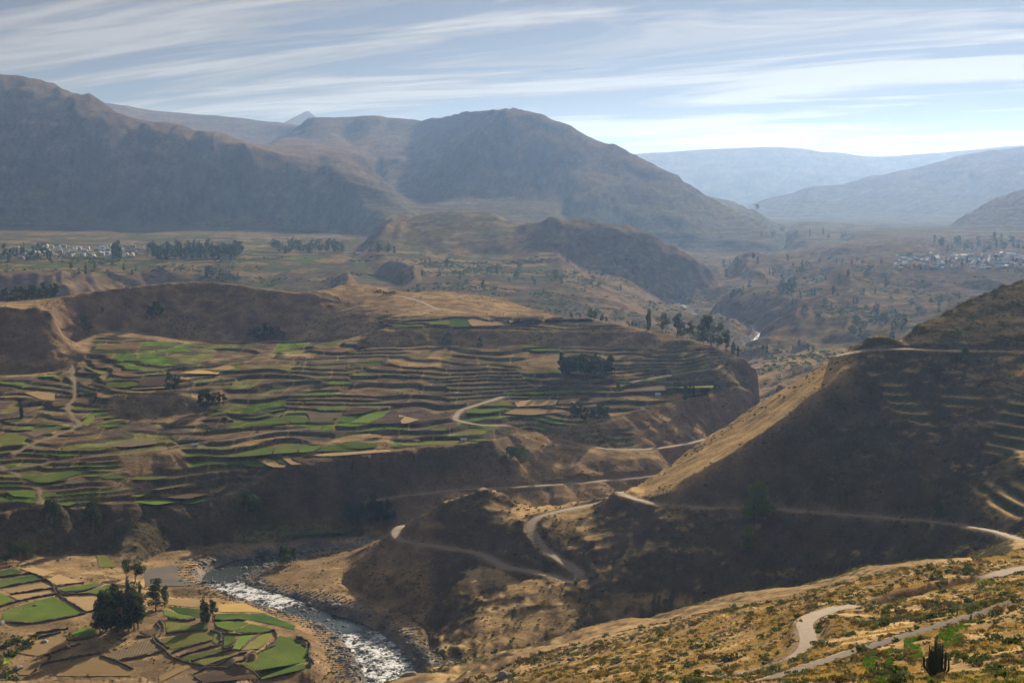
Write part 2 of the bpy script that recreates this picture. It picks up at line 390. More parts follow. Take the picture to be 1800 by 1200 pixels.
# ------------------------------------------------------------------ membrane through the control lines
def membrane():
    cs = np.array(CP, np.float64)
    step_r, step_c = 3, 2
    nr, nc = (NR + step_r - 1) // step_r, (NC + step_c - 1) // step_c
    fi = np.interp(cs[:, 1], Drow, np.arange(NR)) / step_r
    fj = np.interp(cs[:, 0], S, np.arange(NC)) / step_c
    ok = (cs[:, 0] > S[0]) & (cs[:, 0] < S[-1])
    fi, fj, zz = fi[ok], fj[ok], cs[ok, 2]
    levels = []
    r, c, k = nr, nc, 1
    while min(r, c) > 6:
        levels.append((r, c, k)); r, c, k = (r + 1) // 2, (c + 1) // 2, k * 2
    z = None
    for r, c, k in reversed(levels):
        i = np.clip((fi / k).round().astype(int), 0, r - 1); j = np.clip((fj / k).round().astype(int), 0, c - 1)
        sm = np.zeros((r, c)); ct = np.zeros((r, c))
        np.add.at(sm, (i, j), zz); np.add.at(ct, (i, j), 1)
        m = ct > 0
        val = np.where(m, sm / np.maximum(ct, 1), 0)
        if z is None:
            z = np.full((r, c), val[m].mean())
        else:
            zi = np.clip(np.arange(r) / 2, 0, z.shape[0] - 1); zj = np.clip(np.arange(c) / 2, 0, z.shape[1] - 1)
            a0 = zi.astype(int); a1 = np.minimum(a0 + 1, z.shape[0] - 1); fa = (zi - a0)[:, None]
            b0 = zj.astype(int); b1 = np.minimum(b0 + 1, z.shape[1] - 1); fb = (zj - b0)[None, :]
            z = (z[a0][:, b0] * (1 - fa) + z[a1][:, b0] * fa) * (1 - fb) + (z[a0][:, b1] * (1 - fa) + z[a1][:, b1] * fa) * fb
        z[m] = val[m]
        for it in range(120 if k > 1 else 60):
            p = np.pad(z, 1, mode='edge')
            z = 0.25 * (p[:-2, 1:-1] + p[2:, 1:-1] + p[1:-1, :-2] + p[1:-1, 2:])
            z[m] = val[m]
    z = z.astype(np.float32)
    zi = np.clip(np.arange(NR) / step_r, 0, z.shape[0] - 1); zj = np.clip(np.arange(NC) / step_c, 0, z.shape[1] - 1)
    a0 = zi.astype(int); a1 = np.minimum(a0 + 1, z.shape[0] - 1); fa = (zi - a0)[:, None].astype(np.float32)
    b0 = zj.astype(int); b1 = np.minimum(b0 + 1, z.shape[1] - 1); fb = (zj - b0)[None, :].astype(np.float32)
    z = (z[a0][:, b0] * (1 - fa) + z[a1][:, b0] * fa) * (1 - fb) + (z[a0][:, b1] * (1 - fa) + z[a1][:, b1] * fa) * fb
    z = blur(z, 1, 2)
    w = sstep(2200, 3200, Y)
    return z * (1 - w) + blur(z, 3, 2) * w
Z = membrane()
print('membrane', NR, NC, round(time.time() - T0, 1))

def slope_of(z):
    gy = np.gradient(z, axis=0) / np.gradient(Y, axis=0)
    dzs = np.gradient(z, axis=1) / np.gradient(X, axis=1)
    gx = dzs
    # z(s, D): dz/dy at fixed x = dz/dD - dz/ds * s / D
    gyy = gy - dzs * S[None, :].astype(np.float32)
    return gx, gyy, np.hypot(gx, gyy)

# ------------------------------------------------------------------ gullies: flow accumulation over the rough relief
def erode(z, k, cap):
    zz = z
    dr = np.gradient(Y, axis=0); dc = np.gradient(X, axis=1)
    best = np.zeros_like(zz); rc = np.arange(NR * NC).reshape(NR, NC)
    idx = rc.copy()
    for di, dj in ((-1, 0), (1, 0), (0, -1), (0, 1), (-1, -1), (-1, 1), (1, -1), (1, 1)):
        a = slice(max(0, -di), NR - max(0, di)); b = slice(max(0, -dj), NC - max(0, dj))
        a2 = slice(max(0, di), NR - max(0, -di)); b2 = slice(max(0, dj), NC - max(0, -dj))
        dist = np.hypot(dr[a, b] * di, dc[a, b] * dj) + 1e-6
        drop = (zz[a, b] - zz[a2, b2]) / dist
        m = drop > best[a, b]
        best[a, b] = np.where(m, drop, best[a, b])
        rc[a, b] = np.where(m, idx[a2, b2], rc[a, b])
    acc = (dr * dc).ravel().tolist()
    order = np.argsort(-zz.ravel(), kind='stable').tolist()
    rcl = rc.ravel().tolist()
    for i in order:
        j = rcl[i]
        if j != i:
            acc[j] += acc[i]
    A = np.array(acc, np.float32).reshape(NR, NC)
    d = np.minimum(k * np.sqrt(A), cap)
    sl = blur(best, 4, 1)
    d *= np.clip((sl - 0.16) / 0.3, 0, 1)
    d0 = blur(d, 1, 1)
    d2 = blur(d, 3, 2)
    d6 = blur(d, 9, 2)
    c = 0.55 * d0 + 1.5 * d2 + 2.2 * d6
    return c - blur(c, 40, 2)
amp = np.clip(Y / 1000.0, 0.35, 6.0)
_, _, sl0 = slope_of(blur(Z, 6, 1))
steep = np.clip(sl0 / 0.45, 0.05, 1.0)
far = Y > 2000
wx = fbm(X, Y, 180, 2, 11) * 50; wy = fbm(X, Y, 180, 2, 12) * 50
rough = np.where(far, fbm(X + wx, Y + wy, 900, 5, 1) * 34 + ridged(X + 3 * wx, Y + 3 * wy, 1100, 4, 9) * 22,
                 fbm(X + wx * .3, Y + wy * .3, 60, 4, 2) * 4.2 * np.clip((Y - 120) / 620, .08, 1)) * steep
keepz = Z.copy()
Z1 = Z + rough
car = erode(blur(Z1, 1, 1), 0.055, np.minimum(0.006 * Y, 38.0))
Z = Z + rough * np.where(far, 0.85, 0.7) - car * np.where(far, 1.1, 1.5 * sstep(420, 700, Y))
print('erode', round(time.time() - T0, 1))

def inpoly0(px, py, poly):
    m = np.zeros(px.shape, bool); n = len(poly)
    x0 = min(p[0] for p in poly); x1 = max(p[0] for p in poly); y0 = min(p[1] for p in poly); y1 = max(p[1] for p in poly)
    sel = (px >= x0) & (px <= x1) & (py >= y0) & (py <= y1)
    qx, qy = px[sel], py[sel]; r = np.zeros(qx.shape, bool)
    for k in range(n):
        ax, ay = poly[k]; bx, by = poly[(k + 1) % n]
        if ay == by: continue
        r ^= ((ay > qy) != (by > qy)) & (qx < (bx - ax) * (qy - ay) / (by - ay) + ax)
    m[sel] = r
    return m
# ------------------------------------------------------------------ finer relief
gx_, gy_, SL = slope_of(blur(Z, 2, 1))
stp = np.clip((SL - 0.12) / 0.4, 0, 1)
_strip = inpoly0(*proj(X, Y, Z), [(1100, 850), (1200, 795), (1330, 708), (1490, 612), (1500, 650), (1370, 742), (1290, 798), (1190, 862), (1120, 872)]) & (Y > 820) & (Y < 970)
_strip = blur(_strip.astype(np.float32), 4, 2)
stp = stp * (1 - .8 * _strip)
Z = Z + np.where(far, ridged(X + wx, Y * 0.6 + wy, 330, 4, 33) * 18 * stp + ridged(X + wx, Y * .6, 110, 3, 37) * 7 * stp + fbm(X, Y, 60, 3, 34) * 5 * stp,
                 ridged(X + wx * .3, Y * .7 + wy * .3, 42, 4, 35) * 2.6 * stp * np.clip((Y - 150) / 600, .05, 1) + fbm(X, Y, 11, 3, 36) * (0.2 + 0.75 * stp) * np.clip(Y / 700, .15, 1))
# pointed peak far behind the left ridge
_s, _t = ray(541, 194)
Z = np.maximum(Z, (ZC + _t * 12900 - 0.80 * np.abs(X - _s * 12900) * np.where(X > _s * 12900, 1.1, .75) - 0.12 * np.abs(Y - 12900)).astype(np.float32) * (np.abs(X - _s * 12900) < 330))
# spurs running down the big mountain faces
mface = sstep(4350, 4750, Y) * (1 - sstep(6200, 7000, Y)) * (1 - sstep(.10, .2, S[None, :].astype(np.float32)))
Z = Z + mface * np.clip((blur(SL, 10, 2) - .1) / .3, 0, 1) * ridged(X + 2.5 * wx, Y * .22 + wy, 560, 3, 91) * (44 - 22 * sstep(-.08, .0, S[None, :].astype(np.float32)))
# low knolls on the valley floor and plateau
vf = sstep(1700, 2100, Y) * (1 - sstep(4000, 4600, Y))
Z = Z + vf * (fbm(X, Y, 210, 4, 41) * 12 + np.maximum(fbm(X, Y, 95, 3, 42), 0) * 14) * (0.35 + 0.65 * sstep(-0.02, 0.12, S[None, :]))
fh = sstep(4900, 5600, Y) * sstep(0.17, 0.2, S[None, :].astype(np.float32)) * (1 - sstep(6500, 8000, Y))
Z = Z + fh * fbm(X, Y, 500, 4, 43) * 22

# ------------------------------------------------------------------ helpers on the grid
_rowi = np.arange(NR); _coli = np.arange(NC)
def zat(x, y):
    x = np.asarray(x, float); y = np.asarray(y, float)
    fi = np.clip(np.interp(y, Drow, _rowi), 0, NR - 1.001); fj = np.clip(np.interp(x / y, S, _coli), 0, NC - 1.001)
    i = fi.astype(int); j = fj.astype(int); a = fi - i; b = fj - j
    return (Z[i, j] * (1 - a) + Z[i + 1, j] * a) * (1 - b) + (Z[i, j + 1] * (1 - a) + Z[i + 1, j + 1] * a) * b
def hit(px, py, dmin=60.0, dmax=1e9):
    """first ground point seen through a pixel of the photograph"""
    s, t = ray(px, py)
    fj = min(max(np.interp(s, S, _coli), 0), NC - 1.001); j = int(fj); b = fj - j
    zc = Z[:, j] * (1 - b) + Z[:, j + 1] * b
    g = zc - (ZC + t * Drow)
    ok = np.where((g[1:] >= 0) & (g[:-1] < 0) & (Drow[1:] > dmin) & (Drow[1:] < dmax))[0]
    if len(ok) == 0:
        k = int(np.argmax(np.where((Drow > dmin) & (Drow < min(dmax, 9000)), (zc - ZC) / Drow - t, -9)))
        d = Drow[k]; return s * d, d, zc[k]
    i = ok[0]; f = -g[i] / (g[i + 1] - g[i] + 1e-9); d = Drow[i] + (Drow[i + 1] - Drow[i]) * f
    return s * d, d, ZC + t * d
def inpoly(px, py, poly):
    m = np.zeros(px.shape, bool); n = len(poly)
    x0 = min(p[0] for p in poly); x1 = max(p[0] for p in poly); y0 = min(p[1] for p in poly); y1 = max(p[1] for p in poly)
    sel = (px >= x0) & (px <= x1) & (py >= y0) & (py <= y1)
    qx, qy = px[sel], py[sel]; r = np.zeros(qx.shape, bool)
    for k in range(n):
        ax, ay = poly[k]; bx, by = poly[(k + 1) % n]
        if ay == by: continue
        r ^= ((ay > qy) != (by > qy)) & (qx < (bx - ax) * (qy - ay) / (by - ay) + ax)
    m[sel] = r
    return m
PXg, PYg = proj(X, Y, Z)

# ------------------------------------------------------------------ terraces
MAIN = [(-300, 660), (60, 662), (110, 652), (140, 628), (170, 588), (330, 603), (640, 597), (664, 606), (1150, 612), (1190, 596), (1250, 610), (1310, 650), (1330, 678), (1200, 699), (1110, 720), (1060, 742), (865, 769), (600, 800), (490, 820), (430, 852), (380, 877), (300, 885), (130, 887), (60, 882), (0, 901), (-300, 905)]
mT = inpoly(PXg, PYg, MAIN) & (Y > 900) & (Y < 1640)
for hole in ([(195, 690), (345, 690), (362, 735), (300, 742), (190, 738)], [(200, 800), (320, 785), (335, 822), (220, 828)], [(120, 560), (160, 590), (150, 640), (115, 655)], [(900, 635), (985, 620), (985, 650), (920, 655)]):
    mT &= ~inpoly(PXg, PYg, hole)
mT |= inpoly(PXg, PYg, [(660, 556), (1045, 556), (1100, 575), (1100, 583), (660, 577)]) & (Y > 1430) & (Y < 1560)
mT2 = (inpoly(PXg, PYg, [(1545, 668), (1640, 680), (1810, 700), (1810, 800), (1700, 785), (1640, 760), (1570, 715)]) | inpoly(PXg, PYg, [(1700, 850), (1810, 840), (1810, 915), (1740, 890)])) & (Y > 680) & (Y < 960)
mT3 = inpoly(PXg, PYg, [(400, 930), (640, 905), (680, 925), (600, 945), (420, 955)]) & (Y > 950) & (Y < 1080)
mT4 = inpoly(PXg, PYg, [(1000, 755), (1110, 750), (1115, 785), (1010, 778)]) & (Y > 1100) & (Y < 1250)
mT5 = inpoly(PXg, PYg, [(90, 1120), (190, 1060), (330, 1130), (420, 1200), (60, 1215)]) & (Y > 650) & (Y < 900)
mT &= fbm(X, Y, 75, 3, 57) < .52
wT = blur((mT).astype(np.float32), 2, 1)
mT2 &= fbm(X, Y, 38, 2, 58) > -.12
wT2 = blur(mT2.astype(np.float32), 2, 1)
wT3 = blur((mT3 | mT4).astype(np.float32), 2, 1)
def terrace(h, warp, sc_, seed, lip=0.68, fine=.45):
    s = Z / h + warp * fbm(X, Y, sc_, 2, seed) + fine * fbm(X, Y, sc_ * .3, 2, seed + 3)
    k = np.floor(s); f = s - k
    g = 0.10 * f + 0.90 * sstep(lip, 0.97, f)
    return Z + h * (k + g - s) , k, f
Zs = blur(Z, 3, 1)
Zk = Z.copy()
Z = np.where(wT > 0, Zs, Z)
Z = np.where(wT2 > 0, blur(Z, 6, 2), Z)
zt, kT, fT = terrace(2.05, 1.1, 130, 51)
zb, kB, fB = terrace(3.7, 1.0, 150, 151, 0.72)
selb = fbm(X, Y, 130, 2, 152) > .04
zt = np.where(selb, zb, zt); kT = np.where(selb, kB + 1000, kT); fT = np.where(selb, fB, fT)
zt2, kT2, fT2 = terrace(4.3, 0.35, 110, 52, 0.60, .05)
zt3, kT3, fT3 = terrace(3.0, 0.6, 80, 53)
Z = Zk * (1 - wT) + zt * wT
Z = Z * (1 - wT2) + zt2 * wT2
Z = Z * (1 - wT3) + zt3 * wT3

# ------------------------------------------------------------------ cultivated fields (outlines in the photograph's pixels)
def crop(x0, y0, k):
    return lambda *p: [(x0 + a / k, y0 + b / k) for a, b in p]
A_ = crop(0, 980, 6.0); B_ = crop(280, 1000, 6.0); C_ = crop(300, 640, 4.495); D_ = crop(0, 640, 4.495); E_ = crop(600, 480, 3.0); F_ = crop(1000, 500, 4.495); G_ = crop(0, 800, 3.0); P_ = crop(1500, 1000, 6.0)
FIELDS = [
 ('dark_green', A_((0, 145), (120, 115), (250, 150), (0, 200), (-120, 205), (-120, 160))), ('dark_green', A_((0, 235), (330, 180), (430, 225), (250, 270), (0, 315), (-120, 330), (-120, 250))),
 ('straw', A_((210, 115), (350, 100), (590, 150), (450, 200))), ('straw', A_((490, 230), (620, 175), (880, 265), (600, 300))),
 ('straw', A_((60, 350), (130, 320), (450, 265), (560, 325), (120, 380))), ('straw', A_((110, 400), (560, 350), (600, 380), (200, 455))),
 ('bright_green', A_((0, 375), (150, 445), (0, 505), (-120, 520), (-120, 380))), ('green', A_((20, 600), (60, 550), (560, 410), (870, 590), (290, 690), (30, 660))),
 ('straw', A_((640, 420), (1060, 410), (1040, 540), (910, 565))), ('green', A_((620, 330), (1000, 270), (1050, 285), (950, 330), (680, 360))),
 ('green', A_((900, 365), (1130, 290), (1250, 330), (1300, 380), (1060, 385))), ('bright_green', A_((740, 800), (900, 730), (1020, 760), (1000, 810), (830, 850))),
 ('dry', A_((170, 1000), (430, 880), (690, 820), (720, 910), (560, 1000), (440, 1040))), ('fallow', A_((1110, 1040), (1560, 860), (1710, 970), (1250, 1080))),
 ('fallow', A_((1470, 790), (1640, 740), (1680, 790), (1600, 820))), ('dry', A_((500, 1140), (1060, 1040), (1400, 1170), (1380, 1250), (600, 1250))),
 ('dry', A_((480, 1110), (700, 1010), (1000, 1000), (700, 1060))), ('dry', A_((170, 1150), (330, 1060), (420, 1130), (300, 1240), (200, 1240))),
 ('dark_green', B_((80, 395), (430, 425), (430, 520), (200, 460))), ('green', B_((40, 430), (380, 510), (270, 530), (50, 490))),
 ('dry', B_((70, 320), (430, 330), (430, 410), (90, 380))), ('gold', B_((620, 380), (900, 365), (1100, 450), (620, 455))),
 ('dark_green', B_((590, 470), (1100, 465), (1440, 600), (1420, 640), (1220, 590), (900, 530), (590, 540))), ('olive', B_((60, 560), (210, 545), (260, 570), (210, 640), (80, 665))),
 ('green', B_((230, 610), (480, 570), (510, 630), (220, 650))), ('olive', B_((10, 740), (330, 680), (560, 660), (540, 750), (120, 850))),
 ('green', B_((590, 560), (900, 560), (950, 570), (780, 655), (600, 610))), ('green', B_((790, 650), (970, 580), (1110, 610), (1220, 640), (1050, 670), (820, 665))),
 ('olive', B_((570, 760), (580, 680), (650, 680), (650, 760), (600, 790))), ('green', B_((680, 700), (800, 700), (790, 780), (680, 820))),
 ('bright_green', B_((770, 840), (850, 710), (1040, 695), (850, 850))), ('olive', B_((860, 860), (1050, 700), (1200, 670), (1130, 770), (1050, 840))),
 ('green', B_((810, 1000), (1080, 860), (1240, 760), (1260, 700), (1450, 720), (1580, 800), (1570, 900), (1610, 970), (1000, 1075))), ('green', B_((1010, 1085), (1605, 985), (1590, 1040), (1090, 1160))),
 ('plough', B_((380, 1130), (800, 1000), (1060, 1150), (500, 1200), (400, 1250))), ('green', B_((220, 940), (680, 830), (760, 840), (340, 970))),
 ('olive', B_((360, 980), (880, 880), (500, 1010))), ('dry', B_((0, 1130), (280, 1010), (340, 1030), (0, 1200))), ('fallow', B_((0, 1240), (330, 1100), (420, 1180), (300, 1260))),
 ('green', C_((490, 760), (640, 745), (800, 815), (630, 820))), ('straw', C_((640, 740), (730, 730), (920, 800), (900, 820), (810, 815))),
 ('straw', C_((860, 725), (920, 720), (1030, 790), (960, 800))), ('green', C_((470, 745), (560, 690), (810, 650), (800, 710))),
 ('green', C_((830, 655), (1030, 635), (990, 705), (810, 715))), ('green', C_((1040, 635), (1230, 635), (1130, 690), (1010, 700))),
 ('green', C_((1150, 690), (1250, 640), (1370, 645), (1500, 685))), ('green', C_((1260, 625), (1450, 610), (1640, 640), (1500, 680), (1400, 650))),
 ('straw', C_((1100, 710), (1500, 690), (1700, 665), (1750, 690), (1200, 735))), ('green', C_((870, 410), (1060, 390), (1090, 440), (1060, 470), (960, 470))),
 ('fallow', C_((1070, 380), (1380, 370), (1260, 455), (1110, 455))), ('green', C_((1280, 455), (1360, 405), (1470, 405), (1400, 460))),
 ('bright_green', C_((1420, 460), (1660, 345), (1740, 370), (1570, 465))), ('plough', C_((1590, 465), (1760, 370), (1870, 400), (1780, 480))),
 ('plough', C_((1360, 400), (1440, 340), (1640, 350), (1480, 400))), ('green', C_((1140, 345), (1420, 325), (1370, 360), (1180, 365))),
 ('green', C_((530, 500), (640, 460), (850, 420), (950, 470), (740, 480))), ('green', C_((560, 425), (770, 390), (800, 405), (640, 430))),
 ('green', C_((720, 370), (900, 345), (920, 355), (770, 380))), ('green', C_((430, 470), (600, 455), (640, 450), (520, 490))),
 ('green', C_((80, 720), (300, 690), (310, 700), (110, 735))), ('green', C_((300, 655), (400, 655), (380, 680))), ('green', C_((470, 360), (640, 335), (650, 345), (480, 375))),
 ('green', C_((280, 420), (390, 370), (390, 390), (300, 425))), ('straw', C_((1800, 400), (1960, 440), (1830, 480))),
 ('green', D_((830, 150), (1020, 125), (1110, 165), (1000, 185), (850, 185))), ('olive', D_((790, 130), (930, 95), (990, 105), (850, 140))),
 ('plough', D_((1050, 120), (1310, 95), (1330, 165), (1160, 170))), ('gold', D_((1420, 70), (1570, 50), (1740, 65), (1720, 85))),
 ('straw', D_((1640, 45), (1800, 5), (1860, 30), (1800, 50))), ('straw', D_((1020, 195), (1320, 170), (1340, 185), (1050, 200))),
 ('green', D_((150, 880), (290, 900), (380, 875), (600, 830), (860, 815), (700, 840), (560, 890), (460, 920), (320, 950))), ('green', D_((610, 890), (700, 865), (820, 870), (780, 890))),
 ('green', D_((800, 890), (900, 870), (1030, 875), (970, 905), (830, 905))), ('olive', D_((1030, 915), (1100, 885), (1300, 880), (1350, 895), (1200, 915))),
 ('fallow', D_((500, 950), (560, 905), (720, 910), (640, 940))), ('green', D_((50, 1000), (260, 990), (280, 1055), (100, 1045))),
 ('green', D_((330, 1010), (450, 1005), (430, 1045), (330, 1050))), ('olive', D_((1000, 1040), (1140, 1000), (1200, 1010), (1100, 1050))),
 ('bright_green', D_((1050, 1090), (1230, 1040), (1390, 1090), (1230, 1115))), ('green', D_((1430, 1100), (1650, 1040), (1720, 1050), (1500, 1110))),
 ('fallow', D_((1190, 990), (1540, 930), (1550, 945), (1230, 1000))), ('fallow', D_((1290, 1050), (1550, 990), (1700, 1015), (1420, 1080))),
 ('green', D_((450, 1110), (560, 1085), (620, 1095), (540, 1120))), ('bright_green', D_((90, 520), (240, 500), (240, 520), (110, 530))),
 ('green', D_((30, 445), (150, 430), (160, 445), (40, 455))), ('green', D_((260, 487), (460, 465), (480, 475), (300, 492))), ('green', D_((250, 502), (580, 488), (580, 500), (300, 512))),
 ('fallow', D_((170, 540), (300, 510), (500, 505), (360, 550), (280, 580))), ('olive', D_((0, 570), (90, 540), (220, 580), (180, 620), (0, 650))),
 ('fallow', D_((840, 645), (1000, 615), (1230, 600), (1240, 630), (980, 660))), ('olive', D_((780, 420), (940, 408), (930, 422), (790, 430))),
 ('green', D_((770, 470), (980, 448), (990, 460), (780, 478))), ('green', D_((770, 492), (1020, 470), (1020, 485), (850, 500))),
 ('bright_green', D_((300, 90), (380, 75), (460, 85), (440, 100), (310, 100))), ('olive', D_((630, 5), (760, 25), (870, 70), (790, 80))),
 ('green', D_((1430, 725), (1600, 700), (1640, 690), (1640, 705), (1480, 740))), ('straw', D_((190, 225), (300, 215), (440, 235), (430, 290), (330, 280))),
 ('olive', D_((640, 470), (700, 410), (750, 400), (740, 440), (690, 490))),
 ('green', E_((1060, 240), (1240, 225), (1330, 240), (1100, 260))), ('straw', E_((655, 235), (700, 228), (870, 275), (690, 280))), ('fallow', E_((780, 240), (880, 235), (895, 240), (888, 265))),
 ('fallow', E_((905, 240), (1055, 235), (1060, 265), (905, 272))), ('dark_green', E_((575, 240), (650, 235), (685, 290), (572, 290))), ('olive', E_((470, 250), (568, 245), (568, 275), (460, 275))),
 ('green', E_((270, 270), (440, 265), (430, 280), (300, 282))), ('straw', E_((910, 680), (1060, 660), (1148, 665), (1130, 695), (930, 705))),
 ('straw', E_((1155, 660), (1265, 655), (1230, 690), (1142, 695))), ('green', E_((690, 722), (890, 708), (870, 720), (760, 740), (650, 740))), ('olive', E_((720, 700), (800, 670), (905, 680), (895, 700))),
 ('dry', E_((820, 740), (930, 712), (1130, 710), (1190, 730), (1000, 750))), ('green', E_((940, 385), (1140, 375), (1150, 388), (980, 393))), ('green', E_((990, 402), (1150, 395), (1160, 407), (1010, 412))),
 ('green', E_((1040, 425), (1160, 414), (1170, 430))), ('green', E_((50, 475), (210, 470), (210, 485), (80, 485))), ('green', E_((660, 800), (860, 805), (830, 818), (680, 812))),
 ('fallow', E_((1480, 605), (1690, 590), (1715, 620), (1500, 625))), ('olive', F_((750, 790), (1140, 775), (1140, 820), (800, 850))), ('green', F_((1160, 785), (1250, 775), (1440, 800), (1150, 820))),
 ('olive', E_((300, 900), (600, 875), (640, 885), (600, 900), (330, 912))), ('green', E_((440, 825), (540, 815), (560, 830), (470, 835))), ('green', E_((640, 880), (780, 870), (740, 885))),
 ('green', E_((0, 898), (80, 890), (185, 900), (185, 922), (60, 930), (0, 918))), ('olive', G_((510, 530), (560, 525), (615, 590), (520, 590))), ('green', G_((1470, 420), (1600, 405), (1800, 395), (1880, 400), (1800, 408), (1500, 428))),
 ('gravel', G_((760, 600), (950, 580), (930, 640), (1050, 690), (760, 690))),
]
PXg, PYg = proj(X, Y, Z)
fields = []
fmask = np.zeros((NR, NC), bool)
for kind, poly in FIELDS:
    pw = [hit(a, b, 640, 1700) for a, b in poly]
    dd = np.median([p[1] for p in pw])
    m = inpoly(PXg, PYg, poly) & (Y > dd * 0.86) & (Y < dd * 1.14)
    if m.sum() < 12:
        continue
    xs, ys, zs = X[m], Y[m], Z[m]
    cx, cy, cz = xs.mean(), ys.mean(), zs.mean()
    M = np.stack([xs - cx, ys - cy], 1); 
    ab = np.linalg.lstsq(M.T @ M + np.eye(2) * 50, M.T @ (zs - cz), rcond=None)[0]
    ab = np.clip(ab, -0.10, 0.10)
    Z[m] = cz + M @ ab
    fmask |= m
    # outline in the world: pixels met with the field's own plane
    wpoly = []
    for k in range(len(poly)):
        a, b = poly[k], poly[(k + 1) % len(poly)]
        n = max(1, int(math.hypot(a[0] - b[0], a[1] - b[1]) / 7))
        for q in range(n):
            s, t = ray(a[0] + (b[0] - a[0]) * q / n, a[1] + (b[1] - a[1]) * q / n)
            den = t - ab[0] * s - ab[1]
            d = (cz - ab[0] * cx - ab[1] * cy - ZC) / den
            if den > -1e-3: d = cy
            d = min(max(d, ys.min() - 2), ys.max() + 2)
            wob = 0.6 * float(pnoise(np.array([s * d / 9.0]), np.array([d / 9.0]), 5)[0])
            wpoly.append((s * d + wob, d + wob))
    fields.append((kind, wpoly, (cx, cy, cz, ab[0], ab[1])))
print('fields', len(fields), round(time.time() - T0, 1))

# ------------------------------------------------------------------ roads and river bed cut into the relief
def world_line(pts, step=3.0):
    w = []
    for px, py, d in pts:
        s, t = ray(px, py); w.append((s * d, d, ZC + t * d))
    return resample(w, step)
def resample(w, step):
    w = np.array(w, float)
    # Catmull-Rom through the points, then even spacing
    out = []
    for i in range(len(w) - 1):
        p0 = w[max(i - 1, 0)]; p1 = w[i]; p2 = w[i + 1]; p3 = w[min(i + 2, len(w) - 1)]
        for f in np.linspace(0, 1, 14, endpoint=False):
            out.append(0.5 * ((2 * p1) + (-p0 + p2) * f + (2 * p0 - 5 * p1 + 4 * p2 - p3) * f ** 2 + (-p0 + 3 * p1 - 3 * p2 + p3) * f ** 3))
    out.append(w[-1]); out = np.array(out)
    L_ = np.concatenate([[0], np.cumsum(np.hypot(np.diff(out[:, 0]), np.diff(out[:, 1])))])
    n = max(2, int(L_[-1] / step)); q = np.linspace(0, L_[-1], n)
    return np.stack([np.interp(q, L_, out[:, k]) for k in range(3)], 1)
def carve(line, half, blend):
    """bench a line into the ground: half width (array or number) and shoulder width"""
    half = np.broadcast_to(half, (len(line),))
    wsum = {}
    best = np.full((NR, NC), 1e9, np.float32); tz = np.zeros((NR, NC), np.float32)
    for (x, y, z), h in zip(line, half):
        r = h + blend
        i0, i1 = np.searchsorted(Drow, [y - r, y + r]); i0 = max(i0 - 1, 0); i1 = min(i1 + 1, NR)
        j0, j1 = np.searchsorted(S, [(x - r) / max(y, 5), (x + r) / max(y, 5)]); j0 = max(j0 - 1, 0); j1 = min(j1 + 1, NC)
        if i1 <= i0 or j1 <= j0: continue
        d = np.hypot(X[i0:i1, j0:j1] - x, Y[i0:i1, j0:j1] - y) - h
        b = best[i0:i1, j0:j1]; m = d < b
        b[m] = d[m]; tz[i0:i1, j0:j1][m] = z
    w = 1 - sstep(0, blend, best)
    m = w > 0
    Z[m] = Z[m] * (1 - w[m]) + tz[m] * w[m]
    return best
ROADS = [('dirt_road', 'pale dirt road curving down the sunlit foreground slope', T1, 1.9, 'road'), ('gravel_track', 'narrow grey track crossing the foreground slope in the lower right corner', T2, .95, 'track'),
         ('dirt_road', 'dirt road cut across the shaded face of the right spur', RL, 2.1, 'road'), ('dirt_road', 'pale hairpin dirt road below the small brown mound', RM, 2.3, 'road'),
         ('dirt_road', 'level dirt road along the top of the right spur', RU, 2.4, 'road'), ('dirt_road', 'shaded road along the foot of the cliff across the river', RO, 1.7, 'road'),
         ('dirt_road', 'dirt road along the gorge rim below the terraces', RG, 1.7, 'road')]
def pxline(pts, lo, hi, lift=0.0):
    return [hit(a, b, lo, hi) for a, b in pts]
_extra = [('dirt_road', 'dirt road curving across the middle terraces beside the straw fields', [(885, 697), (860, 704), (835, 711), (810, 722), (800, 733), (808, 741), (840, 747), (893, 749)], 1.8, 'road'),
          ('footpath', 'pale track crossing the lower left terraces', [(-20, 828), (40, 824), (110, 806), (200, 800), (260, 792), (330, 783), (420, 770), (480, 758), (560, 752)], .9, 'path'),
          ('footpath', 'pale stony path winding down the left gully', [(128, 640), (128, 660), (132, 690), (120, 720), (138, 745), (125, 755), (60, 778), (20, 800)], 1.0, 'path'),
          ('footpath', 'narrow walled path running down the far left terraces', [(-10, 812), (20, 830), (60, 850), (70, 875), (72, 890)], .8, 'path'),
          ('dirt_road', 'pale track climbing from the dark grove to the ridge shoulder', [(1110, 672), (1150, 665), (1200, 655), (1235, 650), (1255, 648)], 1.1, 'road'),
          ('dirt_road', 'pale track over the brown hilltop above the upper bench', [(770, 545), (740, 530), (710, 522), (690, 518)], 1.6, 'road')]
roads = []
for nm, lab, pts, hw, cat in ROADS:
    w = world_line(pts)
    if pts is T1:       # sunk in a cutting between the bend and the upper right corner
        q, _ = proj(w[:, 0], w[:, 1], w[:, 2]); w[:, 2] -= 3.4 * sstep(1500, 1550, q) * (1 - sstep(1690, 1735, q))
    roads.append((nm, lab, w, hw, cat))
for nm, lab, pts, hw, cat in _extra:
    w = resample(pxline(pts, 640, 1800), 3.0)
    w[:, 2] = zat(w[:, 0], w[:, 1])
    k = 9; zz_ = np.pad(w[:, 2], k, mode='edge'); w[:, 2] = np.convolve(zz_, np.ones(2 * k + 1) / (2 * k + 1), 'valid')
    roads.append((nm, lab, w, hw, cat))
RD = np.full((NR, NC), 1e9, np.float32)
for nm, lab, w, hw, cat in roads:
    RD = np.minimum(RD, carve(w, hw + 0.5, 4.0 if cat == 'road' else 2.0))
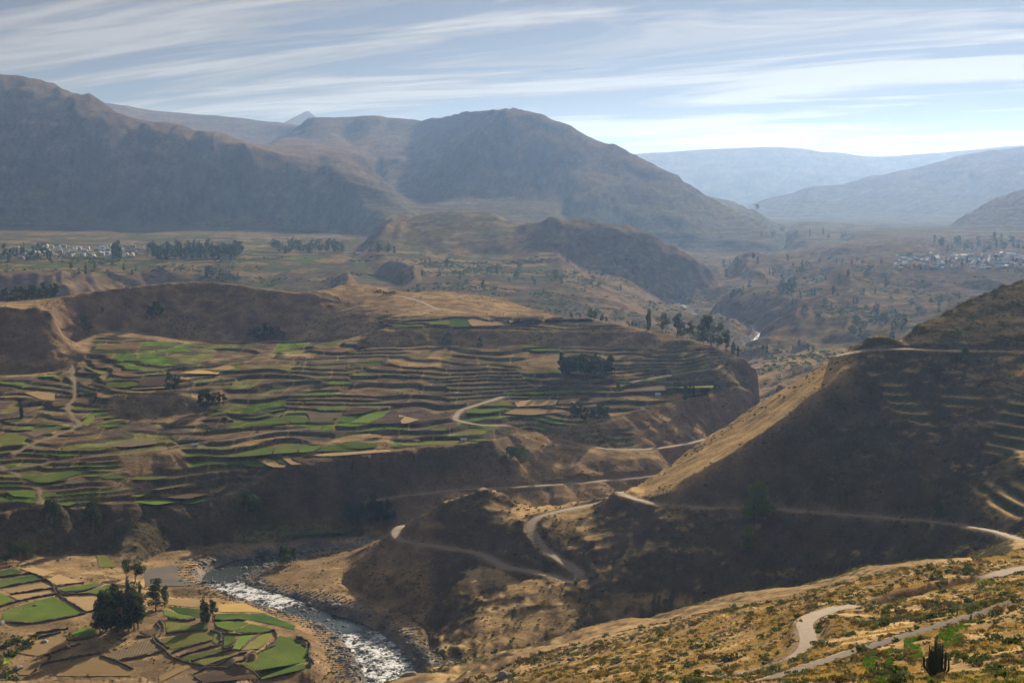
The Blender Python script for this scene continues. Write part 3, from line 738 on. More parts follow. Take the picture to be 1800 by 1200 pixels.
# river
RIV = [(690, 1232, 26), (692, 1200, 27), (675, 1160, 28), (645, 1125, 24), (612, 1099, 20), (565, 1083, 17), (520, 1068, 20), (470, 1051, 20), (430, 1041, 20), (400, 1031, 22), (388, 1019, 24), (400, 1004, 26), (440, 987, 23), (500, 976, 17), (560, 968, 13), (610, 965, 11), (660, 963, 11)]
rv = []
for px, py, wdt in RIV:
    s, t = ray(px, py); d = -ZC / t; rv.append((s * d, d, wdt))
GOR = [(760, 992), (1050, 992), (1120, 1022), (1200, 1120), (1300, 1215), (1345, 1285), (1350, 1380), (1310, 1520), (1262, 1700), (1268, 1980), (1300, 2200), (1338, 2381), (1330, 2470), (1290, 2600), (1230, 2800), (1196, 3080), (1188, 3140)]
for px, d in GOR:
    rv.append(((px - 900) / FPX * d, d, {2381: 15, 2470: 7, 2600: 5, 2800: 5}.get(d, 9)))
rvl = resample(rv, 4.0)
RIVD = carve(np.stack([rvl[:, 0], rvl[:, 1], np.full(len(rvl), -1.3)], 1), np.maximum(rvl[:, 2] * 0.5 - 2.5, 1.5), 7.0)
RIVD2 = np.where(Y > 1400, 1e9, RIVD)
# gravel bars beside the near river
bar = (RIVD > 0) & (RIVD < 14) & (Y < 1010)
Z = np.where(bar, Z + fbm(X, Y, 5, 2, 61) * 0.35, Z)
PXg, PYg = proj(X, Y, Z)
print('cut', round(time.time() - T0, 1))

# ------------------------------------------------------------------ ground colours (soil, grass and crop tones, with some light and shade painted in)
def C(*c): return np.array(c, np.float32)
STRAW, GOLD, DRY, SOIL, DARKS, GREEN, BGREEN, OLIVE, SCRUB, ROCK, GRAV, STONE = C(.36, .25, .125), C(.46, .31, .12), C(.19, .13, .075), C(.185, .125, .085), C(.09, .067, .05), C(.10, .16, .03), C(.11, .18, .03), C(.145, .145, .05), C(.055, .058, .028), C(.21, .18, .155), C(.25, .235, .22), C(.14, .115, .085)
gx_, gy_, SL = slope_of(Z)
def mixc(c, d, w):
    return c * (1 - w[..., None]) + d * w[..., None]
def flat(c): return np.broadcast_to(c, (NR, NC, 3)).astype(np.float32)
n1 = fbm(X, Y, 60, 4, 71); n2 = fbm(X, Y, 17, 3, 72); n3 = fbm(X, Y, 260, 3, 73)
COL = mixc(flat(DRY), STRAW, np.clip(0.35 + 0.55 * n1 + 0.35 * n2 - 0.5 * np.clip(SL - .3, 0, 1), 0, 1))
COL = mixc(COL, SOIL * 0.95, np.clip((SL - 0.45) * 1.6, 0, 0.75))
SHR = np.clip(0.35 + 0.6 * n1, 0.05, 1).astype(np.float32)       # shrub cover
# foreground slope: golden grass with bare tan patches
fg = (1 - sstep(480, 600, Y)) 
COL = mixc(COL, mixc(mixc(flat(C(.24, .155, .08)), C(.40, .275, .13), np.clip(.45 + .9 * n2 + .3 * n1, 0, 1)), C(.15, .14, .055), np.clip(fbm(X, Y, 24, 3, 75) * 1.4 - .35, 0, .7)), fg)
rowz = ((Y > 285) & (Y < 405) & (PXg > 1470) & (PXg < 1720)).astype(np.float32)
rowz = blur(rowz, 6, 2) * np.clip(np.sin((X * .92 + Y * .28) / 1.15 + 2.2 * n2) * 1.6 - .1, 0, 1) * np.clip(.75 + 1.2 * n1, 0, 1)
COL = mixc(COL, C(.50, .36, .19), rowz * .85)
# spur
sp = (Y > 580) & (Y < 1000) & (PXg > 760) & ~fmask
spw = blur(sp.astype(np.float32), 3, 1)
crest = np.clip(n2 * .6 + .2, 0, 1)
COL = mixc(COL, mixc(flat(C(.105, .075, .052)), C(.062, .056, .034), np.clip(.3 + n1 * .9 + sstep(1250, 1700, PXg) * .4 + sstep(880, 1000, PYg) * .3, 0, .9)), spw * np.clip(SL * 2.2 - .2, 0, 1) * .9)  # steep face: dark scrub, deepened further to paint in the shade
COL = mixc(COL, mixc(flat(C(.47, .32, .15)), C(.33, .215, .10), crest), spw * np.clip(1.15 - SL * 2.4, 0, 1) * .9)  # gentle ground: straw painted brighter as the sunlit crest
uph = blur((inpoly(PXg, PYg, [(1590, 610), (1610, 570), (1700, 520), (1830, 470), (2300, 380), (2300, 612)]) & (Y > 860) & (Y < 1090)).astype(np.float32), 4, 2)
COL = mixc(COL, mixc(flat(C(.13, .095, .055)), C(.06, .055, .03), np.clip(.5 + 1.1 * n2 + .5 * n1, 0, 1)), uph * .85); SHR = np.maximum(SHR, uph * .9)  # upper hill: scrub tone darkened to paint down its sunlight
COL = mixc(COL, mixc(flat(C(.46, .31, .145)), C(.34, .22, .10), crest), _strip * .85)  # crest strip: sunlight painted in as brighter straw
# valley floor, plateau
vfl = sstep(1700, 2000, Y) * (1 - sstep(4000, 4400, Y)) * np.clip(1 - SL * 2.2, 0, 1)
cellk = np.floor((Y + wy * .5) / 34) ; cellx = np.floor((X + wx * .6) / 52 + hash01(cellk.astype(int), cellk.astype(int) * 3, 4))
hc = hash01(cellk.astype(int), cellx.astype(int), 8).astype(np.float32)
vcol = np.where((hc < .22)[..., None], STRAW * 1.05, np.where((hc < .38)[..., None], OLIVE * .8, np.where((hc < .5)[..., None], GREEN * .9, np.where((hc < .72)[..., None], DRY, DARKS * 1.3)))).astype(np.float32)
vcol = mixc(vcol, DRY * .8, np.clip(.45 + n1 * .8, .1, .9))
vcol = mixc(vcol, SCRUB * 1.3, np.clip(fbm(X, Y, 120, 4, 79) * 1.9 + .12, 0, .8))
COL = mixc(COL, vcol * .85, vfl)
lp = sstep(2650, 2800, Y) * (1 - sstep(4100, 4350, Y)) * (1 - sstep(.02, .08, np.broadcast_to(S[None, :], X.shape))) * np.clip(1 - SL * 3, 0, 1)
COL = mixc(COL, np.where((hc < .3)[..., None], STRAW * .8, np.where((hc < .6)[..., None], GREEN * .8, np.where((hc < .8)[..., None], OLIVE * .7, DARKS * 1.3))).astype(np.float32), lp * .75)
# mountains
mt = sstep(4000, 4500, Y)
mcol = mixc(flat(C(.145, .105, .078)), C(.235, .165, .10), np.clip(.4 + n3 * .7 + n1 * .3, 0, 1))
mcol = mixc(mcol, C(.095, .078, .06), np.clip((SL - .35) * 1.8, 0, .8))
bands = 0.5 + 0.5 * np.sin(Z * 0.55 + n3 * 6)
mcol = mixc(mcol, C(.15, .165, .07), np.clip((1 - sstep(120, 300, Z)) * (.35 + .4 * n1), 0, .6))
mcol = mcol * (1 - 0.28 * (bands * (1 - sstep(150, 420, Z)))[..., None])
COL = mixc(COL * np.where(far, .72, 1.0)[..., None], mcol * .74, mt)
# terraces
def cells(k, w, seed):
    off = hash01(k.astype(int), k.astype(int) * 7, seed) * 50
    lw = 20 + 55 * hash01(k.astype(int), k.astype(int) * 5, seed + 1)
    u = (X + wx * .25 + off) / lw
    return np.floor(u).astype(int), np.abs(u - np.floor(u) - .5) * 2, lw
cu, ce, lw = cells(kT, 0, 21)
ht = hash01(kT.astype(int) * 131 + 7, cu, 31).astype(np.float32)
gp = 0.10 + 0.30 * sstep(690, 800, PYg) * (1 - sstep(900, 1100, PXg)) + 0.10 * sstep(620, 700, PYg)
gp = gp + .12 * fbm(X, Y, 150, 2, 77)
gp = np.where((PXg > 150) & (PXg < 420) & (PYg > 600) & (PYg < 660), .45, gp)
tcol = np.where((ht < gp * .6)[..., None], GREEN * .95, np.where((ht < gp)[..., None], OLIVE, np.where((ht < gp + .25)[..., None], DRY * .8, np.where((ht < gp + .47)[..., None], DARKS * 1.2, np.where((ht < gp + .55)[..., None], STRAW * .8, C(.125, .10, .06)))))).astype(np.float32)
lipc = sstep(.50, .62, fT) * (1 - sstep(.66, .72, fT))
tcol = mixc(tcol, mixc(flat(STRAW * .9), OLIVE, np.clip(.5 + n2, 0, 1)), np.clip(lipc * (.4 + .8 * n2 + .2), 0, .9))  # straw lips, brightened to paint in sunlit terrace edges
tcol = mixc(tcol, mixc(flat(STONE * .8), SCRUB, np.clip(.45 + n2 * 1.2, 0, 1)), sstep(.70, .76, fT) * .95)
tcol = mixc(tcol, STRAW * .75, np.clip((ce - 1 + 2.2 / lw) * 40, 0, 1) * .7)
COL = mixc(COL, tcol * (.88 + .3 * n2)[..., None], wT)
for hole in ([(195, 690), (345, 690), (362, 735), (300, 742), (190, 738)], [(200, 800), (320, 785), (335, 822), (220, 828)], [(900, 635), (985, 620), (985, 650), (920, 655)]):
    hm = blur((inpoly(PXg, PYg, hole) & (Y > 950) & (Y < 1500) & (n1 + n2 > -.25)).astype(np.float32), 7, 2)
    COL = mixc(COL, mixc(flat(DARKS * 1.1), SCRUB, np.clip(.4 + n2, 0, 1)), hm * .55); SHR = np.maximum(SHR, hm * .6)  # steep faces: some dark scrub, the rest painted shade
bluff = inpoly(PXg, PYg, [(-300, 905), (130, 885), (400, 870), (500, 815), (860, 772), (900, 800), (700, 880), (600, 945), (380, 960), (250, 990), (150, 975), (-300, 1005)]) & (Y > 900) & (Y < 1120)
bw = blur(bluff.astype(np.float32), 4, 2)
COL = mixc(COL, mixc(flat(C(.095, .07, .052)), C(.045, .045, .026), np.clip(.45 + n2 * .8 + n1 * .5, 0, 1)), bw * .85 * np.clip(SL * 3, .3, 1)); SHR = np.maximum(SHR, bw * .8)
lip2 = sstep(.0, .18, fT2) * (1 - sstep(.42, .62, fT2))
COL = mixc(COL, mixc(flat(SCRUB * 1.3), STRAW * 1.2, lip2), wT2 * .95)  # straw treads raised in tone, painting sunlit lines between scrub banks
COL = mixc(COL, mixc(mixc(flat(DRY), OLIVE, np.clip(.4 + n1, 0, 1)), SCRUB * 1.3, sstep(.66, .76, fT3)), wT3 * .9)
# river banks
near = Y < 1400
gb = np.where(near, 1 - sstep(3, 13, RIVD + 9 * n2), 1 - sstep(0, 14, RIVD))
COL = mixc(COL, mixc(flat(GRAV * .42), GRAV * .8, np.clip(.5 + n2, 0, 1)), gb * .9)
# road shoulders
COL = mixc(COL, C(.25, .185, .12), (1 - sstep(0, 2.2, RD + 1.5 * n2)) * .8)
COL = np.clip(COL * (1 + 0.28 * n2 + 0.16 * n1)[..., None], 0.01, 0.75)
SHR = SHR * (1 - .9 * rowz) * (1 - .8 * _strip) * np.where(wT > .5, .35, 1) * np.where(wT2 > .5, .15, 1) * np.where(fmask, .05, 1) * (1 - gb) * np.clip((RD - .5) / 2, 0, 1) * np.where(lp > .4, .3, 1) * (1 - .5 * mt)
SHR = SHR * (1 - .75 * spw * np.clip(1.2 - SL * 2.6, 0, 1))
SHR = np.clip(SHR + spw * (.25 * sstep(1200, 1600, PXg) + .2 * sstep(900, 1000, PYg)) * np.clip(SL * 2, 0, 1), 0, 1)
print('colour', round(time.time() - T0, 1))

# ------------------------------------------------------------------ materials
MATS = {}
def newmat(name):
    m = bpy.data.materials.new(name); m.use_nodes = True
    m.node_tree.nodes.clear(); MATS[name] = m
    return m, m.node_tree
class NT:
    def __init__(s, nt): s.nt = nt
    def n(s, t, **k):
        x = s.nt.nodes.new(t)
        for a, b in k.items(): setattr(x, a, b)
        return x
    def l(s, a, b): s.nt.links.new(a, b)
    def math(s, op, a, b=None, clamp=False):
        x = s.n('ShaderNodeMath', operation=op); x.use_clamp = clamp
        for i, v in enumerate((a, b)):
            if v is None: continue
            if isinstance(v, (int, float)): x.inputs[i].default_value = v
            else: s.l(v, x.inputs[i])
        return x.outputs[0]
    def noise(s, vec, scale, detail=4, rough=.55, dist=0):
        x = s.n('ShaderNodeTexNoise'); x.inputs['Scale'].default_value = scale; x.inputs['Detail'].default_value = detail
        x.inputs['Roughness'].default_value = rough; x.inputs['Distortion'].default_value = dist
        s.l(vec, x.inputs['Vector']); return x.outputs['Fac']
    def ramp(s, v, a, b, c0=(0, 0, 0, 1), c1=(1, 1, 1, 1)):
        x = s.n('ShaderNodeValToRGB'); x.color_ramp.elements[0].position = a; x.color_ramp.elements[1].position = b
        x.color_ramp.elements[0].color = c0; x.color_ramp.elements[1].color = c1
        s.l(v, x.inputs[0]); return x.outputs[0]
    def mix(s, f, a, b, blend='MIX'):
        x = s.n('ShaderNodeMix', data_type='RGBA', blend_type=blend)
        for nm, v in (('Factor', f), ('A', a), ('B', b)):
            if isinstance(v, (int, float)): x.inputs[nm].default_value = v
            elif isinstance(v, tuple): x.inputs[nm].default_value = v
            else: s.l(v, x.inputs[nm])
        return x.outputs['Result']
def ground_material():
    m, nt = newmat('ground'); g = NT(nt)
    out = g.n('ShaderNodeOutputMaterial'); bs = g.n('ShaderNodeBsdfPrincipled')
    bs.inputs['Roughness'].default_value = 1.0; bs.inputs['Specular IOR Level'].default_value = 0.0
    geo = g.n('ShaderNodeNewGeometry'); pos = geo.outputs['Position']
    at = g.n('ShaderNodeAttribute', attribute_name='albedo'); sh = g.n('ShaderNodeAttribute', attribute_name='shrub')
    nA = g.noise(pos, 0.09, 5); nB = g.noise(pos, 0.55, 4, .65); nC = g.noise(pos, 2.6, 3, .6)
    v = g.math('ADD', g.math('ADD', g.math('MULTIPLY', nA, .8), g.math('MULTIPLY', nB, .9)), g.math('MULTIPLY', nC, .55))
    v = g.math('SUBTRACT', g.math('MULTIPLY', v, 1.7), .92)
    c = g.mix(1.0, at.outputs['Color'], v, 'MULTIPLY')
    # low shrubs as spots where cover is dense
    vo = g.n('ShaderNodeTexVoronoi', feature='F1'); vo.inputs['Scale'].default_value = 0.21; vo.inputs['Randomness'].default_value = 1.0
    g.l(pos, vo.inputs['Vector'])
    vo2 = g.n('ShaderNodeTexVoronoi', feature='F1'); vo2.inputs['Scale'].default_value = 0.5; g.l(pos, vo2.inputs['Vector'])
    d = g.math('MINIMUM', vo.outputs['Distance'], g.math('ADD', vo2.outputs['Distance'], .05))
    lim = g.math('MULTIPLY', sh.outputs['Fac'], g.math('ADD', g.math('MULTIPLY', nB, .9), .12))
    spot = g.math('MULTIPLY', g.math('SUBTRACT', lim, d), 6.0, True)
    c = g.mix(g.math('MULTIPLY', spot, .8), c, g.mix(nA, (.035, .04, .017, 1), (.09, .075, .035, 1)))
    g.l(c, bs.inputs['Base Color'])
    hgt = g.math('ADD', g.math('ADD', g.math('MULTIPLY', nA, 2.2), g.math('MULTIPLY', nB, .8)), g.math('ADD', g.math('MULTIPLY', nC, .2), g.math('MULTIPLY', spot, .7)))
    bp = g.n('ShaderNodeBump'); bp.inputs['Strength'].default_value = .5; bp.inputs['Distance'].default_value = 1.0
    g.l(hgt, bp.inputs['Height']); g.l(bp.outputs[0], bs.inputs['Normal'])
    g.l(bs.outputs[0], out.inputs['Surface'])
    return m
GROUND = ground_material()
def simple(name, c, c2=None, scale=.5, rough=.95, bump=.3, spec=.1, bscale=None, metallic=0, obj_var=.0):
    m, nt = newmat(name); g = NT(nt)
    out = g.n('ShaderNodeOutputMaterial'); bs = g.n('ShaderNodeBsdfPrincipled')
    bs.inputs['Roughness'].default_value = rough; bs.inputs['Specular IOR Level'].default_value = spec; bs.inputs['Metallic'].default_value = metallic
    geo = g.n('ShaderNodeNewGeometry'); pos = geo.outputs['Position']
    n = g.noise(pos, scale, 5, .62); n2 = g.noise(pos, scale * 7, 3, .6)
    c2 = c2 or tuple(x * .6 for x in c)
    f = g.math('ADD', g.math('MULTIPLY', g.ramp(n, .3, .7), .7), g.math('MULTIPLY', n2, .3))
    cc = g.mix(f, c2 + (1,), c + (1,))
    if obj_var:
        oi = g.n('ShaderNodeObjectInfo')
        cc = g.mix(1.0, cc, g.math('ADD', g.math('MULTIPLY', oi.outputs['Random'], obj_var * 2), 1 - obj_var), 'MULTIPLY')
    g.l(cc, bs.inputs['Base Color'])
    if bump:
        bp = g.n('ShaderNodeBump'); bp.inputs['Strength'].default_value = bump; bp.inputs['Distance'].default_value = .6
        g.l(g.math('ADD', n2, g.math('MULTIPLY', n, .6)), bp.inputs['Height']); g.l(bp.outputs[0], bs.inputs['Normal'])
    g.l(bs.outputs[0], out.inputs['Surface'])
    return m
def leafmat(name, c, c2, trans=.35):
    m, nt = newmat(name); g = NT(nt)
    out = g.n('ShaderNodeOutputMaterial')
    geo = g.n('ShaderNodeNewGeometry'); oi = g.n('ShaderNodeObjectInfo')
    n = g.noise(geo.outputs['Position'], .7, 3)
    cc = g.mix(g.math('ADD', g.math('MULTIPLY', n, .6), g.math('MULTIPLY', geo.outputs['Random Per Island'], .4)), c2 + (1,), c + (1,))
    cc = g.mix(1.0, cc, g.math('ADD', g.math('MULTIPLY', oi.outputs['Random'], .5), .75), 'MULTIPLY')
    df = g.n('ShaderNodeBsdfDiffuse'); tr = g.n('ShaderNodeBsdfTranslucent'); mx = g.n('ShaderNodeMixShader'); mx.inputs[0].default_value = trans
    g.l(cc, df.inputs[0]); g.l(g.mix(1.0, cc, (1.15, 1.2, .6, 1), 'MULTIPLY'), tr.inputs[0])
    g.l(df.outputs[0], mx.inputs[1]); g.l(tr.outputs[0], mx.inputs[2]); g.l(mx.outputs[0], out.inputs['Surface'])
    return m
def fieldmat(name, c, c2, rows=.0):
    m, nt = newmat(name); g = NT(nt)
    out = g.n('ShaderNodeOutputMaterial'); bs = g.n('ShaderNodeBsdfPrincipled')
    bs.inputs['Roughness'].default_value = 1.0; bs.inputs['Specular IOR Level'].default_value = .0
    geo = g.n('ShaderNodeNewGeometry'); pos = geo.outputs['Position']; oi = g.n('ShaderNodeObjectInfo')
    n = g.noise(pos, .07, 5, .6); n2 = g.noise(pos, .9, 4, .65)
    n4 = g.noise(pos, .028, 3)
    cc = g.mix(g.math('ADD', g.math('MULTIPLY', g.ramp(n, .32, .66), .6), g.math('MULTIPLY', n2, .45)), c2 + (1,), c + (1,))
    cc = g.mix(g.math('MULTIPLY', g.ramp(g.math('ADD', g.math('MULTIPLY', n, .5), g.math('MULTIPLY', n4, .5)), .5, .68), .5), cc, (.21, .17, .075, 1))
    cc = g.mix(1.0, cc, g.math('ADD', g.math('MULTIPLY', oi.outputs['Random'], .4), .8), 'MULTIPLY')
    # furrows, each field turned its own way
    rot = g.n('ShaderNodeVectorRotate', rotation_type='Z_AXIS'); g.l(pos, rot.inputs['Vector']); g.l(g.math('MULTIPLY', oi.outputs['Random'], 6.28), rot.inputs['Angle'])
    wv = g.n('ShaderNodeTexWave'); wv.inputs['Scale'].default_value = .22; wv.inputs['Distortion'].default_value = 2.0; wv.inputs['Detail'].default_value = 2
    g.l(rot.outputs[0], wv.inputs['Vector'])
    cc = g.mix(g.math('MULTIPLY', wv.outputs['Fac'], min(1.0, rows * 1.8)), cc, g.mix(1.0, cc, (.62, .6, .55, 1), 'MULTIPLY'))
    g.l(cc, bs.inputs['Base Color'])
    bp = g.n('ShaderNodeBump'); bp.inputs['Strength'].default_value = .6; bp.inputs['Distance'].default_value = .35
    g.l(g.math('ADD', n2, g.math('MULTIPLY', wv.outputs['Fac'], rows)), bp.inputs['Height']); g.l(bp.outputs[0], bs.inputs['Normal'])
    g.l(bs.outputs[0], out.inputs['Surface'])
    return m
FM = {'green': fieldmat('crop_green', (.115, .185, .034), (.085, .105, .034), .3), 'bright_green': fieldmat('crop_bright_green', (.15, .24, .036), (.105, .15, .034), .25),
      'dark_green': fieldmat('crop_dark_green', (.06, .125, .03), (.05, .075, .024), .3), 'olive': fieldmat('crop_olive', (.20, .215, .06), (.14, .145, .045), .3),
      'straw': fieldmat('crop_straw', (.45, .32, .17), (.33, .23, .12), .3), 'gold': fieldmat('crop_gold', (.52, .36, .14), (.42, .28, .11), .2),
      'dry': fieldmat('crop_dry', (.33, .235, .12), (.24, .165, .085), .3), 'fallow': fieldmat('crop_fallow', (.20, .155, .105), (.14, .115, .075), .4),
      'plough': fieldmat('crop_plough', (.115, .085, .068), (.085, .062, .05), .5), 'gravel': fieldmat('crop_gravel', (.17, .15, .135), (.12, .105, .095), .1)}
M_ROAD = simple('road_dirt', (.34, .28, .21), (.25, .20, .145), .35, .95, .25)
M_TRACK = simple('track_gravel', (.18, .155, .13), (.13, .108, .088), .4, .95, .25)
M_PATH = simple('path_dirt', (.21, .16, .105), (.14, .105, .07), .4, .95, .25)
M_STONE = simple('wall_stone', (.17, .135, .095), (.06, .05, .035), .9, .95, .8)
M_BOULDER = simple('boulder_rock', (.25, .235, .22), (.11, .10, .095), .5, .85, .6, .3, obj_var=.35)
M_BARK = simple('bark', (.22, .18, .135), (.12, .095, .07), 1.2, .95, .4)
LEAF = {'dark': leafmat('leaf_dark', (.07, .09, .04), (.032, .044, .022), .32), 'mid': leafmat('leaf_mid', (.075, .105, .04), (.04, .058, .026), .35),
        'light': leafmat('leaf_light', (.27, .33, .08), (.16, .20, .055), .62), 'grey': leafmat('leaf_grey', (.15, .155, .10), (.08, .085, .055), .3),  # light leaf: pale green, brightened so shaded spur trees look sunlit
        'brown': leafmat('leaf_brown', (.19, .135, .07), (.10, .07, .04), .3), 'grass': leafmat('leaf_grass', (.42, .275, .125), (.28, .18, .085), .4),
        'crop': leafmat('leaf_crop', (.09, .19, .025), (.04, .09, .015), .4), 'olive': leafmat('leaf_olive', (.17, .17, .05), (.09, .095, .03), .4)}

# ------------------------------------------------------------------ ground meshes
def tag(o, label=None, cat=None, group=None, kind=None):
    if label: o['label'] = label
    if cat: o['category'] = cat
    if group: o['group'] = group
    if kind: o['kind'] = kind
    return o
def mesh_obj(name, co, faces, mat=None, parent=None, smooth=True, link=True):
    me = bpy.data.meshes.new(name)
    me.from_pydata([tuple(map(float, c)) for c in co], [], [tuple(map(int, f)) for f in faces])
    if smooth: me.polygons.foreach_set('use_smooth', np.ones(len(me.polygons), bool))
    if mat: me.materials.append(mat)
    me.update()
    o = bpy.data.objects.new(name, me)
    if link: col.objects.link(o)
    if parent is not None: o.parent = parent
    return o
# cells of the fan sorted into landforms
sC = (S[:-1] + S[1:]) * .5; dC = (Drow[:-1] + Drow[1:]) * .5
def bnd(pts):
    p = np.array(pts, float); return np.interp(sC, (p[:, 0] - 900) / FPX, p[:, 1])[None, :]
B1 = bnd([(-700, 690), (560, 690), (770, 716), (900, 718), (1000, 726), (1200, 736), (1400, 738), (1600, 712), (1700, 660), (1800, 590), (2500, 560)])
B2 = bnd([(-700, 930), (0, 935), (200, 958), (400, 930), (440, 953), (560, 978), (660, 992), (1050, 992), (1120, 1022), (1200, 1120), (1300, 1215), (1350, 1285), (1450, 1290), (2500, 1290)])
B3 = bnd([(-700, 2150), (300, 2200), (700, 2250), (1000, 2100), (1200, 1950), (1320, 1700), (1400, 1400), (1460, 1292), (2500, 1292)])
B4 = bnd([(-700, 4200), (650, 4100), (760, 4000), (1100, 4350), (1400, 4400), (2500, 4100)])
DD = dC[:, None] + 0 * sC[None, :]; PP = 900 + FPX * sC[None, :] + 0 * dC[:, None]
REG = np.full(DD.shape, 0)
REG[(DD > B1)] = 1; REG[(DD > B1) & (PP > 640)] = 2; REG[DD > B2] = 3; REG[DD > B3] = 4; REG[DD > B4] = 5
REG[(DD > B4) & (PP > 690)] = 6; REG[(DD > B4) & (PP > 1390)] = 7; REG[DD > 8250] = 8; REG[(DD > 7050) & (PP > 1000)] = 8
NAMES = ['foreground_hillside', 'river_flat', 'spur_hill', 'terraced_hillside', 'valley_floor', 'mountain', 'mountain', 'valley_hill', 'distant_mountain']
LABS = ['sunlit dry grass slope falling away in the foreground', 'flat ground with small fields inside the river bend', 'steep shaded spur with a sunlit crest on the right', 'broad terraced hillside with a brown ridge on top', 'hazy valley floor with fields and groves', 'shaded hazy mountain on the far left', 'broad rounded mountain in the middle distance', 'low hazy hills in the right valley', 'pale blue distant mountain ridges']
vid = np.arange(NR * NC).reshape(NR, NC)
allco = np.stack([X, Y, Z], -1).reshape(-1, 3).astype(np.float32)
gxs, gys, _ = slope_of(Z)
nrm = np.stack([-gxs, -gys, np.ones_like(gxs)], -1).reshape(-1, 3); nrm /= np.linalg.norm(nrm, axis=1, keepdims=True)
LAND = {}
for r, nm in enumerate(NAMES):
    i, j = np.where(REG == r)
    q = np.stack([vid[i, j], vid[i, j + 1], vid[i + 1, j + 1], vid[i + 1, j]], -1)
    used, inv = np.unique(q.ravel(), return_inverse=True)
    me = bpy.data.meshes.new(nm)
    me.vertices.add(len(used)); me.vertices.foreach_set('co', allco[used].ravel())
    me.loops.add(q.size); me.loops.foreach_set('vertex_index', inv.astype(np.int32).ravel())
    me.polygons.add(len(q)); me.polygons.foreach_set('loop_start', np.arange(0, q.size, 4, dtype=np.int32))
    me.polygons.foreach_set('use_smooth', np.ones(len(q), bool))
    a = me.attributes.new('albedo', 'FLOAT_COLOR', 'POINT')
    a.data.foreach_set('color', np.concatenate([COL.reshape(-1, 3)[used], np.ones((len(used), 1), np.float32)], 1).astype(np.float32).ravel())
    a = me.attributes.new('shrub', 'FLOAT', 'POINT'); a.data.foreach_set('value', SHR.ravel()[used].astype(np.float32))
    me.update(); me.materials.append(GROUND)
    o = bpy.data.objects.new(nm, me); col.objects.link(o)
    tag(o, LABS[r], kind='structure'); LAND[r] = o
print('land', round(time.time() - T0, 1))

# fields: each a sheet of crop lying on its terrace
from mathutils.geometry import delaunay_2d_cdt
for kind, wp, (cx, cy, cz, a, b) in fields:
    x0, x1 = min(p[0] for p in wp), max(p[0] for p in wp); y0, y1 = min(p[1] for p in wp), max(p[1] for p in wp)
    st = max(2.5, min(x1 - x0, y1 - y0) / 6)
    pts = [Vector((p[0] - cx, p[1] - cy)) for p in wp]
    n = len(pts)
    for xx in np.arange(x0, x1, st):
        for yy in np.arange(y0, y1, st):
            pts.append(Vector((xx - cx + random.uniform(-.2, .2) * st, yy - cy + random.uniform(-.2, .2) * st)))
    v, e, f, *_ = delaunay_2d_cdt(pts, [], [list(range(n))], 1, 1e-4)
    if not f: continue
    co = [(p.x, p.y, a * p.x + b * p.y + .22 + .12 * float(hash01(int(p.x * 10), int(p.y * 10)))) for p in v]
    reg = 1 if cy < 935 else 3
    o = mesh_obj('gravel_patch' if kind == 'gravel' else 'crop_field', co, f, FM[kind], LAND[reg])
    o.location = (cx, cy, cz)

# roads
def ribbon(name, line, half, mat, lift=.10, nx=5):
    line = np.asarray(line); t = np.gradient(line[:, :2], axis=0); t /= np.linalg.norm(t, axis=1, keepdims=True) + 1e-9
    nr = np.stack([-t[:, 1], t[:, 0]], 1); half = np.broadcast_to(half, (len(line),))
    co, fs = [], []
    for i in range(len(line)):
        for k in range(nx):
            u = (k / (nx - 1) * 2 - 1)
            wob = 1 + .10 * float(hash01(i, k, 5)) * (abs(u) > .9)
            p = line[i, :2] + nr[i] * u * half[i] * wob
            co.append((p[0], p[1], line[i, 2] + lift + .05 * (1 - u * u) - .03 * (abs(abs(u) - .5) < .1)))
    for i in range(len(line) - 1):
        for k in range(nx - 1):
            a = i * nx + k; fs.append((a, a + 1, a + nx + 1, a + nx))
    return mesh_obj(name, co, fs, mat)
for nm, lab, w, hw, cat in roads:
    o = ribbon(nm, w, hw, {'road': M_ROAD, 'track': M_TRACK, 'path': M_PATH}[cat]); tag(o, lab, kind='structure')

# river
def water_material():
    m, nt = newmat('river_water'); g = NT(nt)
    out = g.n('ShaderNodeOutputMaterial'); geo = g.n('ShaderNodeNewGeometry'); pos = geo.outputs['Position']
    fo = g.n('ShaderNodeAttribute', attribute_name='foam')
    n = g.noise(pos, .55, 5, .65); n2 = g.noise(pos, 2.2, 3, .6); n3 = g.noise(pos, .12, 3)
    w = g.n('ShaderNodeBsdfPrincipled'); w.inputs['Base Color'].default_value = (.035, .045, .035, 1); w.inputs['Roughness'].default_value = .12; w.inputs['IOR'].default_value = 1.33
    f = g.n('ShaderNodeBsdfPrincipled'); f.inputs['Base Color'].default_value = (.66, .67, .68, 1); f.inputs['Roughness'].default_value = .35
    bp = g.n('ShaderNodeBump'); bp.inputs['Distance'].default_value = 1.0
    g.l(g.math('ADD', g.math('MULTIPLY', fo.outputs['Fac'], .8), .04), bp.inputs['Strength'])
    g.l(g.math('ADD', g.math('MULTIPLY', n, .5), g.math('MULTIPLY', n2, .22)), bp.inputs['Height'])
    g.l(bp.outputs[0], w.inputs['Normal']); g.l(bp.outputs[0], f.inputs['Normal'])
    mx = g.n('ShaderNodeMixShader')
    th = g.math('ADD', g.math('MULTIPLY', fo.outputs['Fac'], .50), g.math('ADD', g.math('MULTIPLY', n, .55), g.math('MULTIPLY', n3, .55)))
    g.l(g.ramp(th, .90, 1.06), mx.inputs[0])
    g.l(w.outputs[0], mx.inputs[1]); g.l(f.outputs[0], mx.inputs[2]); g.l(mx.outputs[0], out.inputs['Surface'])
    return m
M_WATER = water_material()
rline = np.stack([rvl[:, 0], rvl[:, 1], np.full(len(rvl), 0.0)], 1)
